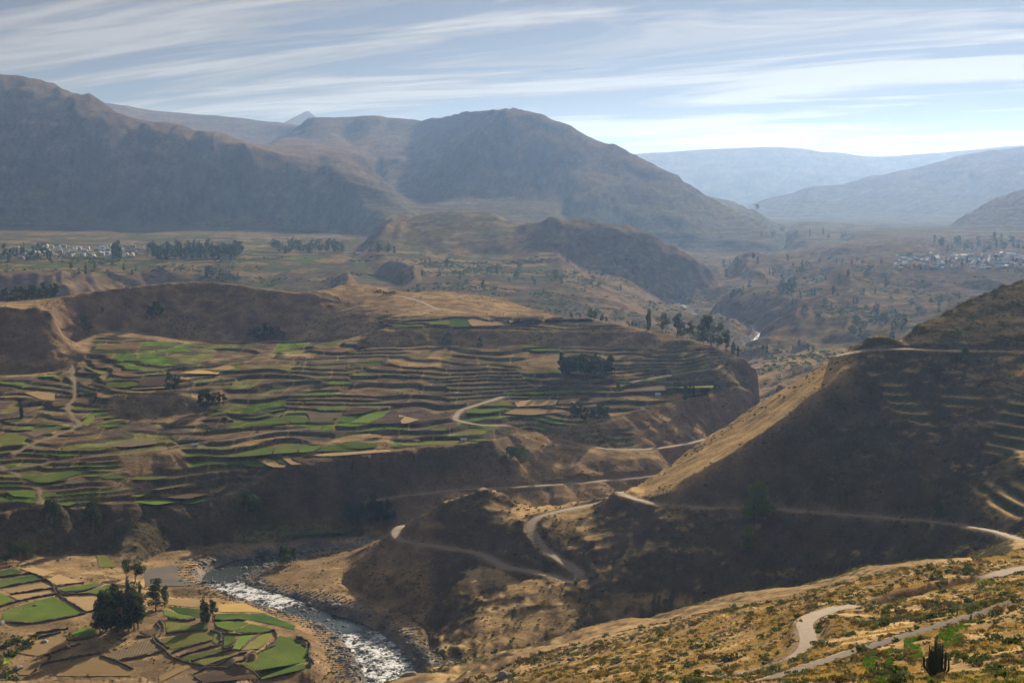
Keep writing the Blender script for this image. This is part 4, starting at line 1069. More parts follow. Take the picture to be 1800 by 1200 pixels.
river = ribbon('river', rline, rvl[:, 2] * .5 + 3.0, M_WATER, -.35, 9)
rpx, rpy = proj(rvl[:, 0], rvl[:, 1], np.zeros(len(rvl)))
foam = np.where(rvl[:, 1] < 1100, np.interp(rpy, [955, 972, 985, 1000, 1015, 1025, 1040, 1062, 1072, 1090, 1104, 1112, 1220], [.6, .6, .45, .08, .1, .75, .85, .85, .45, .05, .1, .78, .78]), .7)
a = river.data.attributes.new('foam', 'FLOAT', 'POINT'); a.data.foreach_set('value', np.repeat(foam, 9).astype(np.float32))
tag(river, 'stony river with white rapids winding between the fields and the spur', kind='structure')

# ------------------------------------------------------------------ plant meshes
def leaf_cloud(r, clumps, n, size, flat_=1.0):
    """clumps: (x, y, z, rx, ry, rz); many small leaf sprays through each clump"""
    co, fs = [], []
    tot = sum(c[3] * c[4] * c[5] for c in clumps) ** 1
    for c in clumps:
        k = max(6, int(n * (c[3] * c[4] * c[5]) / tot))
        d = r.normal(size=(k, 3)); d /= np.linalg.norm(d, axis=1, keepdims=True)
        rad = r.uniform(.35, 1, k) ** .5
        p = np.array(c[:3]) + d * rad[:, None] * np.array(c[3:6])
        for q in range(k):
            a = r.normal(size=3); a /= np.linalg.norm(a); b = np.cross(a, r.normal(size=3)); b /= np.linalg.norm(b) + 1e-9
            s = size * r.uniform(.6, 1.4)
            a *= s; b *= s * r.uniform(.5, .9); i = len(co)
            co += [p[q] - a, p[q] + b, p[q] + a * 1.1, p[q] - b]; fs.append((i, i + 1, i + 2, i + 3))
    return co, fs
def tube(path, radii, n=6):
    co, fs = [], []
    path = np.array(path, float)
    for i, (p, rr) in enumerate(zip(path, radii)):
        t = path[min(i + 1, len(path) - 1)] - path[max(i - 1, 0)]; t /= np.linalg.norm(t) + 1e-9
        u = np.cross(t, (0.3, 1, 0.1)); u /= np.linalg.norm(u) + 1e-9; v = np.cross(t, u)
        for k in range(n):
            a = 2 * math.pi * k / n; co.append(p + rr * (u * math.cos(a) + v * math.sin(a)))
    for i in range(len(path) - 1):
        for k in range(n):
            fs.append((i * n + k, i * n + (k + 1) % n, (i + 1) * n + (k + 1) % n, (i + 1) * n + k))
    fs.append(tuple(range((len(path) - 1) * n, len(path) * n)))
    return co, fs
def joinm(parts):
    co, fs = [], []
    for c, f in parts:
        o = len(co); co += list(c); fs += [tuple(i + o for i in q) for q in f]
    return co, fs
def mk_mesh(name, cf, mat, smooth=False):
    me = bpy.data.meshes.new(name)
    me.from_pydata([tuple(map(float, c)) for c in cf[0]], [], cf[1]); me.materials.append(mat)
    if smooth: me.polygons.foreach_set('use_smooth', np.ones(len(me.polygons), bool))
    me.update(); return me
def tree_form(seed, form, n, leaf):
    r = np.random.default_rng(seed)
    cl = []; limbs = []
    lean = r.uniform(-.04, .04, 2)
    top = np.array([lean[0], lean[1], .9])
    if form == 'eucalyptus':
        for k in range(17):
            h = r.uniform(.24, .97); w = (.17 if h < .7 else .10) * r.uniform(.3, 1.1); a = r.uniform(0, 6.28)
            cl.append((lean[0] * h + w * math.cos(a), lean[1] * h + w * math.sin(a), h - .06, r.uniform(.07, .12), r.uniform(.07, .12), r.uniform(.06, .12)))
    elif form == 'slim':
        for k in range(9):
            h = .14 + .82 * k / 8; w = .035 * r.uniform(.3, 1.2); a = r.uniform(0, 6.28); q = (.11 if h < .7 else .11 * (1.15 - h) / .45) + .01
            cl.append((w * math.cos(a), w * math.sin(a), h - .05, q * r.uniform(.8, 1.1), q * r.uniform(.8, 1.1), .085))
    else:   # broad
        for k in range(11):
            h = r.uniform(.3, .88); w = .30 * r.uniform(.2, 1.0) * (1.1 - abs(h - .5)); a = r.uniform(0, 6.28)
            cl.append((w * math.cos(a), w * math.sin(a), h - .04, r.uniform(.11, .18), r.uniform(.11, .18), r.uniform(.09, .14)))
    tr = [tube([(0, 0, -.03), (lean[0] * .3, lean[1] * .3, .3), (lean[0] * .6, lean[1] * .6, .6), tuple(top)], (.024, .018, .012, .004), 6)]
    for c in cl[::2]:
        z0 = max(.15, c[2] - .22)
        tr.append(tube([(lean[0] * z0, lean[1] * z0, z0), (c[0] * .6, c[1] * .6, c[2] - .06), (c[0], c[1], c[2] + .02)], (.010, .007, .003), 4))
    return leaf_cloud(r, cl, n, leaf), joinm(tr)
TREES = {}
for form in ('eucalyptus', 'slim', 'broad'):
    for lod, n, lf, cnt in (('near', 2100, .019, 4), ('far', 420, .038, 4)):
        for v in range(cnt):
            cr_, tk = tree_form(100 + v * 13 + len(form) * 7 + (0 if lod == 'near' else 500), form, n, lf)
            for tint in ('dark', 'mid', 'light'):
                TREES[(form, lod, v, tint)] = None
            TREES[(form, lod, v)] = (cr_, tk)
def tree_meshes(form, lod, v, tint):
    k = (form, lod, v, tint)
    if TREES.get(k) is None:
        cr_, tk = TREES[(form, lod, v)]
        tm = TREES.get((form, lod, v, 'trunk'))
        if tm is None:
            tm = TREES[(form, lod, v, 'trunk')] = mk_mesh('trunk', tk, M_BARK, True)
        TREES[k] = (mk_mesh('crown', cr_, LEAF[tint]), tm)
    return TREES[k]
NTREE = [0]
def tree(px, py, hpx, form='eucalyptus', tint='dark', label='', group=None, dmin=640, dmax=1e9, at=None, name=None, wide=1.0):
    x, y, z = at if at else hit(px, py, dmin, dmax)
    h = hpx * y / FPX * 1.1
    r = random.Random(int(px * 7 + py * 13 + NTREE[0])); NTREE[0] += 1
    lod = 'near' if y < 1700 else 'far'
    cm, tm = tree_meshes(form, lod, r.randrange(4), tint)
    o = bpy.data.objects.new(name or {'eucalyptus': 'eucalyptus_tree', 'slim': 'slender_tree', 'broad': 'broad_tree'}[form], None); col.objects.link(o)
    o.location = (x, y, float(zat(x, y)) - .1); o.rotation_euler = (0, 0, r.uniform(0, 6.28))
    w = h * r.uniform(.9, 1.15) * wide; o.scale = (w, w, h); o.empty_display_size = .1
    for nm, me in (('trunk', tm), ('crown', cm)):
        c = bpy.data.objects.new(nm, me); col.objects.link(c); c.parent = o
    tag(o, label, 'tree', group)
    return o
# --- trees of the near-left fields
g = 'grove among the river bend fields'
for px, py, h in ((176, 1112, 62), (186, 1109, 72), (196, 1113, 78), (206, 1111, 80), (216, 1113, 76), (226, 1110, 72), (236, 1108, 70), (243, 1104, 62), (232, 1098, 78), (205, 1100, 74), (186, 1098, 66)):
    tree(px, py, h, 'eucalyptus', 'dark', 'tall dark tree in the dense grove among the river bend fields', g, 640, 900)
tree(357, 1092, 42, 'slim', 'dark', 'slender dark cypress-like tree on the left of the pair by the green fields', None, 640, 900)
tree(364, 1093, 36, 'slim', 'dark', 'shorter slender dark tree between the fields by the river bend', None, 640, 900)
tree(374, 1090, 38, 'eucalyptus', 'dark', 'open-crowned dark tree right of the slender trees in the green fields', None, 640, 900)
tree(274, 1074, 58, 'eucalyptus', 'dark', 'leaning thin dark tree beside the golden field edge', None, 640, 900)
tree(289, 1068, 40, 'eucalyptus', 'mid', 'small open tree just right of the leaning thin tree', None, 640, 900)
tree(246, 1046, 26, 'slim', 'mid', 'small pointed green tree behind the dense grove', None, 640, 930)
tree(224, 1042, 30, 'slim', 'dark', 'narrow dark tree at the upper left of the dense grove', None, 640, 930)
tree(238, 1024, 46, 'broad', 'dark', 'broad dark tree at the edge of the grey gravel flat', None, 640, 960)
tree(222, 1016, 34, 'broad', 'mid', 'smaller broad tree left of the gravel flat', None, 640, 960)
tree(164, 930, 56, 'eucalyptus', 'dark', 'tall tree on the bluff edge above the river bend fields', None, 800, 1100)
tree(155, 926, 40, 'eucalyptus', 'mid', 'shorter tree leaning against the tall bluff edge tree', None, 800, 1100)
for px, py, h in ((90, 919, 42), (82, 915, 32), (100, 913, 30)):
    tree(px, py, h, 'broad', 'dark', 'bushy dark tree in the clump under the left terraces', 'dark clump under the left terraces', 800, 1100)
for px, py, h in ((36, 990, 46), (24, 986, 36), (50, 984, 36), (12, 992, 26)):
    tree(px, py, h, 'broad', 'dark', 'bushy dark tree in the shaded clump at the far left bank', 'shaded clump at the far left bank', 800, 1100)
for px, py, h in ((434, 906, 46), (448, 914, 46), (461, 926, 30)):
    tree(px, py, h, 'eucalyptus', 'mid', 'feathery tree on the dark slope above the river bend', 'feathery trees above the river bend', 800, 1100)
for px, py, h in ((496, 993, 36), (505, 991, 32), (516, 988, 26)):
    tree(px, py, h, 'eucalyptus', 'mid', 'small tree beside the river at the outer bend', 'small trees at the outer river bend', 800, 1100)
for px, py, h in ((612, 924, 42), (624, 918, 36), (636, 926, 50), (657, 924, 56), (668, 920, 40), (685, 919, 46)):
    tree(px, py, h, 'eucalyptus', 'mid', 'green tree in the row at the foot of the cliff across the river', 'row of green trees below the cliff', 900, 1100)
# --- spur
for px, py, h in ((1326, 924, 74), (1342, 912, 62), (1333, 918, 72)):
    tree(px, py, h, 'eucalyptus', 'light', 'bright green tree in the clump rising over the spur road', 'bright trees at the spur road', 640, 900)
tree(1313, 972, 50, 'eucalyptus', 'light', 'lower bright green tree on the slope beneath the spur road', None, 640, 900)
tree(1308, 962, 30, 'eucalyptus', 'light', 'small bright tree beside the lower bright tree under the spur road', None, 640, 900)
tree(1650, 908, 42, 'slim', 'mid', 'lone slender tree on the shaded spur above its road', None, 640, 900)
tree(1692, 640, 30, 'broad', 'dark', 'dark bushy tree hanging below the upper spur road', None, 640, 960)
# --- ridge
for px, py, h in ((1004, 556, 13), (1020, 557, 10), (1037, 560, 20), (1046, 561, 18), (1058, 562, 13), (1066, 562, 11), (1111, 573, 10), (1118, 575, 9)):
    tree(px, py, h, 'eucalyptus', 'dark', 'small dark tree on the skyline behind the upper green bench', 'skyline trees behind the upper bench', 1300, 1560)
for px, py, h, f, lab in ((1140, 577, 30, 'slim', 'pointed tall dark tree at the left end of the ridge tree line'), (1165, 582, 30, 'broad', 'open broad tree second from the left on the ridge tree line'), (1190, 593, 34, 'eucalyptus', 'airy tall tree on the ridge above the upper terraces'), (1201, 594, 22, 'eucalyptus', 'short dark tree right of the airy ridge tree'), (1213, 595, 27, 'eucalyptus', 'slim-crowned tree in the middle of the ridge tree line'), (1237, 605, 24, 'eucalyptus', 'small tree at the left foot of the biggest ridge tree'), (1250, 611, 48, 'broad', 'biggest dark tree on the ridge tree line'), (1262, 611, 38, 'eucalyptus', 'dark tree merging with the right side of the biggest ridge tree'), (1276, 617, 30, 'eucalyptus', 'feathery tree right of the biggest ridge tree'), (1289, 623, 20, 'slim', 'short pointed tree near the right end of the ridge tree line'), (1297, 627, 16, 'slim', 'smallest pointed tree at the right end of the ridge tree line')):
    tree(px, py, h * 1.22, f, 'dark', lab, None, 1200, 1560)
tree(1205, 703, 32, 'slim', 'dark', 'dark pointed tree on the rim beside the olive field', None, 1100, 1400)
tree(1213, 696, 18, 'slim', 'dark', 'thin tree just right of the dark pointed rim tree', None, 1100, 1400)
tree(1219, 697, 20, 'slim', 'dark', 'second thin tree right of the dark pointed rim tree', None, 1100, 1400)
for k in range(20):
    tree(988 + k * 4.7 + random.uniform(-2, 2), 658 + random.uniform(-4, 8), random.uniform(24, 38), 'eucalyptus', 'dark', 'dark tree in the dense grove on the right terraces', 'dense grove on the right terraces', 1100, 1500)
for k in range(10):
    tree(1008 + k * 6.4 + random.uniform(-2, 2), 738 + random.uniform(-4, 3), random.uniform(20, 32), 'eucalyptus', 'dark', 'thin dark tree in the row on the bench edge by the straw field', 'row on the bench edge', 1100, 1400)
tree(1089, 690, 20, 'eucalyptus', 'mid', 'small tree standing alone on the right terraces', None, 1100, 1400)
for px, py, h in ((885, 818, 26), (897, 814, 30), (910, 812, 30), (921, 806, 24)):
    tree(px, py, h, 'broad', 'mid', 'green bushy tree in the cliff clump below the road bend', 'cliff clump below the road bend', 1000, 1300)
for px, py, h, gname in ((262, 556, 20, 0), (271, 557, 26, 0), (281, 555, 29, 0), (145, 570, 18, 1), (150, 584, 28, 1), (158, 582, 18, 1), (180, 553, 14, 1), (437, 592, 16, 2), (447, 596, 20, 2), (456, 598, 26, 2), (466, 594, 26, 2), (477, 596, 22, 2), (490, 594, 20, 2), (498, 596, 14, 2), (781, 607, 20, 3), (790, 606, 24, 3), (843, 612, 22, 3)):
    tree(px, py, h, 'eucalyptus', 'dark', ('dark tree in the clump under the ridge crest at left', 'dark tree beside the pale slip at the left end of the ridge', 'dark tree in the clump at the foot of the ridge', 'small dark tree under the upper bench')[gname], ('clump under the ridge crest', 'trees by the pale slip', 'clump at the ridge foot', 'trees under the upper bench')[gname], 1300, 1700)
for px, py, h in ((300, 686, 34), (308, 687, 30), (314, 686, 26)):
    tree(px, py, h, 'eucalyptus', 'dark', 'open tree on the edge of the small flat-topped knoll', 'trees on the knoll edge', 1100, 1400)
for px, py, h in ((354, 722, 30), (359, 723, 40), (367, 720, 36), (377, 716, 26), (386, 715, 26), (394, 712, 20)):
    tree(px, py, h, 'eucalyptus', 'dark', 'dark tree in the clump right of the small knoll', 'clump right of the knoll', 1100, 1400)
tree(395, 748, 16, 'broad', 'mid', 'round green bush-like tree at the corner of the green terraces', None, 1000, 1400)
tree(38, 736, 26, 'slim', 'dark', 'lone dark tree in the far left green terraces', None, 1000, 1400)
for k in range(17):
    px = 2 + k * 6 + random.uniform(-2, 2)
    d = 1640 + random.uniform(-20, 60); x = (px - 900) / FPX * d
    tree(px, 520, random.uniform(18, 30), 'eucalyptus', 'dark', 'dark tree peeping over the cliff top at the far left', 'row behind the left cliff', at=(x, d, 0))
# --- plateau and valley: groves far away
def grove(n, px0, px1, py0, py1, h0, h1, label, group, dmin, dmax=4300, tint='dark'):
    for k in range(n):
        px = px0 + (px1 - px0) * (k + random.uniform(.1, .9)) / n
        tree(px, random.uniform(py0, py1), random.uniform(h0, h1), random.choice(('eucalyptus', 'eucalyptus', 'slim', 'broad')), tint, label, group, dmin, dmax)
grove(46, 266, 424, 449, 459, 20, 30, 'dark eucalyptus in the big grove right of the left village', 'big grove by the left village', 2500)
grove(5, 197, 214, 452, 458, 20, 30, 'tall dark tree in the clump in front of the left village', 'clump in front of the left village', 2500)
grove(16, 0, 92, 446, 466, 14, 24, 'dark tree scattered at the left edge of the village', 'trees at the left edge of the village', 2500)
grove(9, 120, 250, 472, 484, 10, 16, 'small tree on the rim of the left bluff', 'trees on the left bluff rim', 2500)
grove(26, 478, 606, 440, 447, 14, 24, 'dark tree in the long line on the plateau left of the hills', 'long line on the plateau', 2500)
grove(14, 360, 420, 478, 496, 12, 20, 'tree on the shaded bluff below the big grove', 'trees on the shaded bluff', 2400)
grove(6, 648, 700, 444, 452, 12, 18, 'small tree at the foot of the middle hills', 'trees at the foot of the middle hills', 2500)
grove(34, 700, 1150, 462, 518, 10, 18, 'small hazy tree scattered below the middle hills', 'hazy trees below the middle hills', 2300)
grove(50, 1270, 1560, 455, 520, 9, 17, 'small hazy tree scattered across the right valley', 'hazy trees across the right valley', 2000)
grove(14, 1495, 1590, 566, 600, 18, 28, 'dark tree in the valley grove left of the upper spur', 'valley grove left of the upper spur', 1700, 2600)
grove(8, 1370, 1400, 500, 520, 14, 22, 'dark tree in the small grove in the middle of the right valley', 'small grove in the right valley', 1900)
grove(34, 1380, 1700, 520, 575, 10, 18, 'scattered dark tree above the valley grove', 'scattered trees above the valley grove', 1700)
grove(22, 1640, 1800, 428, 446, 12, 20, 'hazy tree in the line behind the right village', 'hazy line behind the right village', 2700, 5200)
grove(14, 1590, 1800, 462, 476, 8, 14, 'small tree among the houses of the right village', 'trees in the right village', 2600)
grove(8, 1330, 1440, 600, 634, 8, 16, 'small tree by the valley fields beyond the ridge', 'trees by the valley fields', 1700)
grove(10, 1330, 1500, 405, 425, 8, 14, 'faint tree on the misty valley hills', 'faint trees on the misty hills', 4000, 7000)
tree(1331, 366, 13, 'broad', 'dark', 'lone tree on the edge of the distant mesa', None, 5000, 6600)
print('trees', NTREE[0], round(time.time() - T0, 1))

# ------------------------------------------------------------------ shrubs, tufts, boulders
def shrub_form(seed, n=70, leaf=.16, squash=.75):
    r = np.random.default_rng(seed)
    cl = [(r.uniform(-.5, .5), r.uniform(-.5, .5), r.uniform(.2, .5) * squash, r.uniform(.35, .6), r.uniform(.35, .6), r.uniform(.25, .45) * squash) for _ in range(5)]
    return leaf_cloud(r, cl, n, leaf)
SHM = {t: [mk_mesh('foliage', shrub_form(900 + i * 3 + len(t), 95, .15), LEAF[t]) for i in range(3)] for t in ('dark', 'mid', 'light', 'grey', 'brown', 'olive')}
SHS = {t: [mk_mesh('foliage', shrub_form(950 + i * 3 + len(t), 34, .24), LEAF[t]) for i in range(2)] for t in ('dark', 'mid', 'grey', 'brown', 'olive')}
def tuft_form(seed):
    r = np.random.default_rng(seed); co, fs = [], []
    for k in range(13):
        a = r.uniform(0, 6.28); l = r.uniform(.5, 1.0); b = r.uniform(.15, .5); w = .07; i = len(co)
        x, y = .18 * math.cos(a), .18 * math.sin(a)
        co += [(x - w * math.sin(a), y + w * math.cos(a), -.05), (x + w * math.sin(a), y - w * math.cos(a), -.05), (x + b * math.cos(a), y + b * math.sin(a), l)]; fs.append((i, i + 1, i + 2))
    return co, fs
TUFT = [mk_mesh('blades', tuft_form(3 + k), LEAF['grass']) for k in range(2)]
def rock_form(seed):
    import bmesh
    bm = bmesh.new(); bmesh.ops.create_icosphere(bm, subdivisions=2, radius=1)
    r = np.random.default_rng(seed); dirs = r.normal(size=(9, 3)); dirs /= np.linalg.norm(dirs, axis=1, keepdims=True); cut = r.uniform(.55, .95, 9)
    for v in bm.verts:
        p = np.array(v.co); 
        for d_, c_ in zip(dirs, cut):
            e = p @ d_
            if e > c_: p = p - d_ * (e - c_) * .9
        p *= np.array([1.15, .9, .7]); v.co = p + r.normal(size=3) * .02
    me = bpy.data.meshes.new('boulder'); bm.to_mesh(me); bm.free(); me.materials.append(M_BOULDER); return me
ROCKS = [rock_form(40 + k) for k in range(5)]
def scatter(name, label, pts, scl, meshes, tilt=.15):
    """uncountable cover: one object that sets a small mesh on every point"""
    pts = np.asarray(pts, np.float32); n = len(pts)
    if n == 0: return
    parts = np.arange(n) % len(meshes)
    for k, me in enumerate(meshes):
        sel = parts == k
        m = bpy.data.meshes.new(name); m.vertices.add(int(sel.sum())); m.vertices.foreach_set('co', pts[sel].ravel())
        rr = np.stack([rng.uniform(-tilt, tilt, sel.sum()), rng.uniform(-tilt, tilt, sel.sum()), rng.uniform(0, 6.28, sel.sum())], 1).astype(np.float32)
        a = m.attributes.new('rot', 'FLOAT_VECTOR', 'POINT'); a.data.foreach_set('vector', rr.ravel())
        a = m.attributes.new('scl', 'FLOAT_VECTOR', 'POINT')
        s_ = np.asarray(scl, np.float32)[sel]; a.data.foreach_set('vector', (s_[:, None] * np.stack([rng.uniform(.8, 1.25, len(s_)), rng.uniform(.8, 1.25, len(s_)), rng.uniform(.7, 1.2, len(s_))], 1)).astype(np.float32).ravel())
        o = bpy.data.objects.new(name, m); col.objects.link(o); tag(o, label, kind='stuff')
        src = bpy.data.objects.new(name + '_piece', me)
        ng = bpy.data.node_groups.new(name, 'GeometryNodeTree')
        ng.interface.new_socket('Geometry', in_out='INPUT', socket_type='NodeSocketGeometry'); ng.interface.new_socket('Geometry', in_out='OUTPUT', socket_type='NodeSocketGeometry')
        N = ng.nodes; gi = N.new('NodeGroupInput'); go = N.new('NodeGroupOutput'); ip = N.new('GeometryNodeInstanceOnPoints'); oi = N.new('GeometryNodeObjectInfo'); oi.inputs['Object'].default_value = src
        a1 = N.new('GeometryNodeInputNamedAttribute'); a1.data_type = 'FLOAT_VECTOR'; a1.inputs['Name'].default_value = 'rot'
        a2 = N.new('GeometryNodeInputNamedAttribute'); a2.data_type = 'FLOAT_VECTOR'; a2.inputs['Name'].default_value = 'scl'
        e2r = N.new('FunctionNodeEulerToRotation')
        ng.links.new(gi.outputs[0], ip.inputs['Points']); ng.links.new(oi.outputs['Geometry'], ip.inputs['Instance'])
        ng.links.new(a1.outputs['Attribute'], e2r.inputs[0]); ng.links.new(e2r.outputs[0], ip.inputs['Rotation']); ng.links.new(a2.outputs['Attribute'], ip.inputs['Scale'])
        ng.links.new(ip.outputs[0], go.inputs[0])
        md = o.modifiers.new('scatter', 'NODES'); md.node_group = ng
def grid_at(A, x, y):
    i = np.clip(np.searchsorted(Drow, y), 0, NR - 1); j = np.clip(np.searchsorted(S, x / y), 0, NC - 1)
    return A[i, j]
def sample(n, d0, d1, s0, s1, keep):
    """n even random spots on the ground between two distances, thinned by keep(x, y, z, px, py)"""
    y = np.sqrt(rng.uniform(d0 ** 2, d1 ** 2, n)); x = rng.uniform(s0, s1, n) * y
    z = zat(x, y); px, py = proj(x, y, z)
    ok = keep(x, y, z, px, py) & (grid_at(rowz, x, y) < .35) & (grid_at(RD, x, y) > .8) & (grid_at(RIVD, x, y) > 4)
    return x[ok], y[ok], z[ok]
def nz(x, y, sc_, seed): return fbm(x, y, sc_, 3, seed)
# golden grass on the foreground slope
x, y, z = sample(190000, 90, 500, -.15, .40, lambda x, y, z, px, py: (nz(x, y, 14, 81) > -.15 + .3 * rng.random(len(x))) & (px > 700))
scatter('dry_grass', 'golden dry grass on the foreground slope', np.stack([x, y, z], 1), rng.uniform(.28, .6, len(x)), TUFT)
for t, n, lo, hi, sd, lab in (('brown', 40000, .25, .75, 82, 'low brown scrub on the foreground slope'), ('mid', 9000, .3, .9, 83, 'low green scrub on the foreground slope'), ('grey', 12000, .3, .9, 84, 'low grey scrub on the foreground slope'), ('olive', 5000, .3, .8, 85, 'low olive scrub on the foreground slope')):
    x, y, z = sample(n, 100, 560, -.12, .42, lambda x, y, z, px, py: (nz(x, y, 22, sd) > .05 + .25 * rng.random(len(x))) & (px > 740))
    scatter('low_scrub', lab, np.stack([x, y, z], 1), rng.uniform(lo, hi, len(x)) , SHS[t])
for t, n, sd in (('brown', 5000, 182), ('mid', 2000, 183), ('dark', 2600, 184), ('grey', 2400, 185)):
    x, y, z = sample(n, 110, 560, -.12, .42, lambda x, y, z, px, py: (nz(x, y, 38, sd) > .08 + .3 * rng.random(len(x))) & (px > 740))
    scatter('hillside_bushes', 'bushy cover on the foreground slope', np.stack([x, y, z], 1), rng.uniform(.5, 1.0, len(x)) ** 3 * 2.1, SHM[t][:2])
for t, n, sd in (('brown', 16000, 86), ('mid', 8000, 87), ('dark', 9000, 88), ('olive', 6000, 89)):
    x, y, z = sample(n, 640, 1000, -.10, .42, lambda x, y, z, px, py: (nz(x, y, 35, sd) > -.1 + .4 * rng.random(len(x)) - .25 * sstep(1200, 1700, px)) & (px > 590) & (grid_at(wT2, x, y) < .2) & (grid_at(_strip, x, y) < .3 + .7 * (rng.random(len(x)) < .25)) & ((grid_at(SL, x, y) > .3) | (rng.random(len(x)) < .35)))
    scatter('hill_scrub', 'scrub covering the spur and its gullies', np.stack([x, y, z], 1), rng.uniform(.35, 1.0, len(x)) ** 2.2 * 1.5, SHS[t])
for t, n, sd in (('brown', 16000, 90), ('dark', 15000, 91), ('olive', 5000, 92)):
    x, y, z = sample(n, 900, 1720, -.40, .22, lambda x, y, z, px, py: (nz(x, y, 50, sd) > .0 + .3 * rng.random(len(x))) & ((grid_at(SL, x, y) > .28) | (rng.random(len(x)) < .12)) & ~grid_at(fmask, x, y))
    scatter('terrace_scrub', 'scrub on the terrace banks and cliffs', np.stack([x, y, z], 1), rng.uniform(.5, 1.3, len(x)), SHS[t])
x, y, z = sample(30000, 1650, 3100, -.36, .36, lambda x, y, z, px, py: (nz(x, y, 160, 93) > .02 + .3 * rng.random(len(x))))
scatter('valley_scrub', 'dark bushes dotting the valley floor', np.stack([x, y, z], 1), rng.uniform(1.0, 2.0, len(x)) ** 2.2, SHS['dark'] + SHS['mid'])
x, y, z = sample(9000, 660, 960, -.36, -.04, lambda x, y, z, px, py: (nz(x, y, 26, 94) > .1 + .25 * rng.random(len(x))) & ~grid_at(fmask, x, y) & (z < 40))
scatter('bank_scrub', 'scrub between the fields and along the river banks', np.stack([x, y, z], 1), rng.uniform(.3, 1.0, len(x)), SHS['olive'] + SHS['brown'] + SHS['mid'])
# bushes one can tell apart
def thing1(name, me, loc, scl, rz, label, cat, group=None):
    o = bpy.data.objects.new(name, me); col.objects.link(o); o.location = loc; o.scale = scl; o.rotation_euler = (0, 0, rz)
    return tag(o, label, cat, group)
for px, py, wpx, t, lab in ((1212, 1172, 44, 'dark', 'big round dark green bush at the lower middle of the foreground slope'), (1283, 1160, 50, 'dark', 'wide dark bush left of the curving dirt road'), (1343, 1157, 34, 'dark', 'dark bush nearest the left side of the curving road'), (1367, 1087, 18, 'light', 'bright green round bush at the top of the foreground slope edge'), (1462, 1086, 26, 'dark', 'dark bush inside the bend of the curving road'), (1440, 1110, 18, 'mid', 'small green bush inside the bend of the curving road'), (1408, 1092, 16, 'mid', 'green bush on the outer edge of the road bend'), (1393, 1128, 26, 'brown', 'reddish brown bush on the left edge of the curving road'), (1710, 1003, 36, 'olive', 'olive bush on the slope edge below the upper right road'), (1728, 1028, 50, 'olive', 'wide yellow-green bush under the grey road at right'), (1643, 1018, 54, 'grey', 'dark grey shrub mass on the upper right slope'), (1765, 1028, 34, 'olive', 'yellow-green bush at the far right of the slope edge'), (1552, 1172, 46, 'dark', 'big dark bush between the two green crop strips'), (1590, 1158, 26, 'grey', 'grey-green bush by the lower crop strip'), (1518, 1192, 34, 'dark', 'dark bush at the bottom edge left of the crop strips'), (1492, 1156, 14, 'dark', 'small dark bush on the narrow track'), (1700, 1110, 20, 'grey', 'rounded grey bush right of the upper green crop'), (1697, 1150, 18, 'grey', 'rounded grey bush right of the tall cactus'), (1725, 1062, 30, 'mid', 'green bush beside the narrow track at right')):
    x, y, z = hit(px, py, 90, 640); w = wpx * y / FPX * .5
    thing1('bush', random.choice(SHM[t]), (x, y, z - .1 * w), (w, w, w * .85), random.uniform(0, 6), lab, 'bush')
big = []
for t, n, sd in (('dark', 60, 95), ('brown', 30, 96), ('grey', 25, 97), ('mid', 25, 98)):
    x, y, z = sample(n * 12, 120, 500, -.08, .40, lambda x, y, z, px, py: (px > 830) & (px < 1830) & (py < 1215) & (nz(x, y, 60, sd) > .0))
    for k in range(min(n, len(x))):
        w = random.uniform(.8, 1.9)
        adj = {'dark': 'dark green', 'brown': 'dry brown', 'grey': 'grey-green', 'mid': 'leafy green'}[t]
        thing1('bush', random.choice(SHM[t]), (x[k], y[k], z[k] - .1), (w, w, w * random.uniform(.7, 1)), random.uniform(0, 6), adj + ' bush scattered over the golden foreground slope', 'bush', adj + ' bushes on the foreground slope')
# crops of the lower right corner
CROPS = [P_((550, 750), (720, 710), (780, 715), (680, 830), (720, 940), (640, 960), (540, 850)), P_((870, 760), (930, 660), (1160, 590), (1230, 600), (1130, 680), (1130, 800), (1030, 820), (900, 820)), P_((150, 890), (260, 870), (230, 960), (200, 1060), (370, 1230), (250, 1230), (120, 1000)), P_((310, 870), (420, 840), (400, 1010), (540, 1100), (480, 1120), (400, 1030)), P_((1050, 1230), (1400, 1120), (1820, 1060), (1820, 1230))]
cx_, cy_, cz_ = sample(90000, 90, 330, .15, .40, lambda x, y, z, px, py: (py > 1080))
cpx, cpy = proj(cx_, cy_, cz_)
for k, poly in enumerate(CROPS):
    m = inpoly(cpx, cpy, poly) & (fbm(cx_, cy_, 5, 2, 66) > -.25 + .5 * rng.random(len(cx_)))
    if k < 4:
        scatter('green_crop', 'vivid green leafy crop strip in the lower right corner', np.stack([cx_, cy_, cz_], 1)[m], rng.uniform(.3, .6, m.sum()), [mk_mesh('foliage', shrub_form(77 + k, 30, .3), LEAF['crop'])])
    else:
        scatter('green_crop', 'yellow-green plants along the bottom right edge', np.stack([cx_, cy_, cz_], 1)[m], rng.uniform(.2, .42, m.sum()), [mk_mesh('foliage', shrub_form(99, 30, .3), LEAF['olive'])])
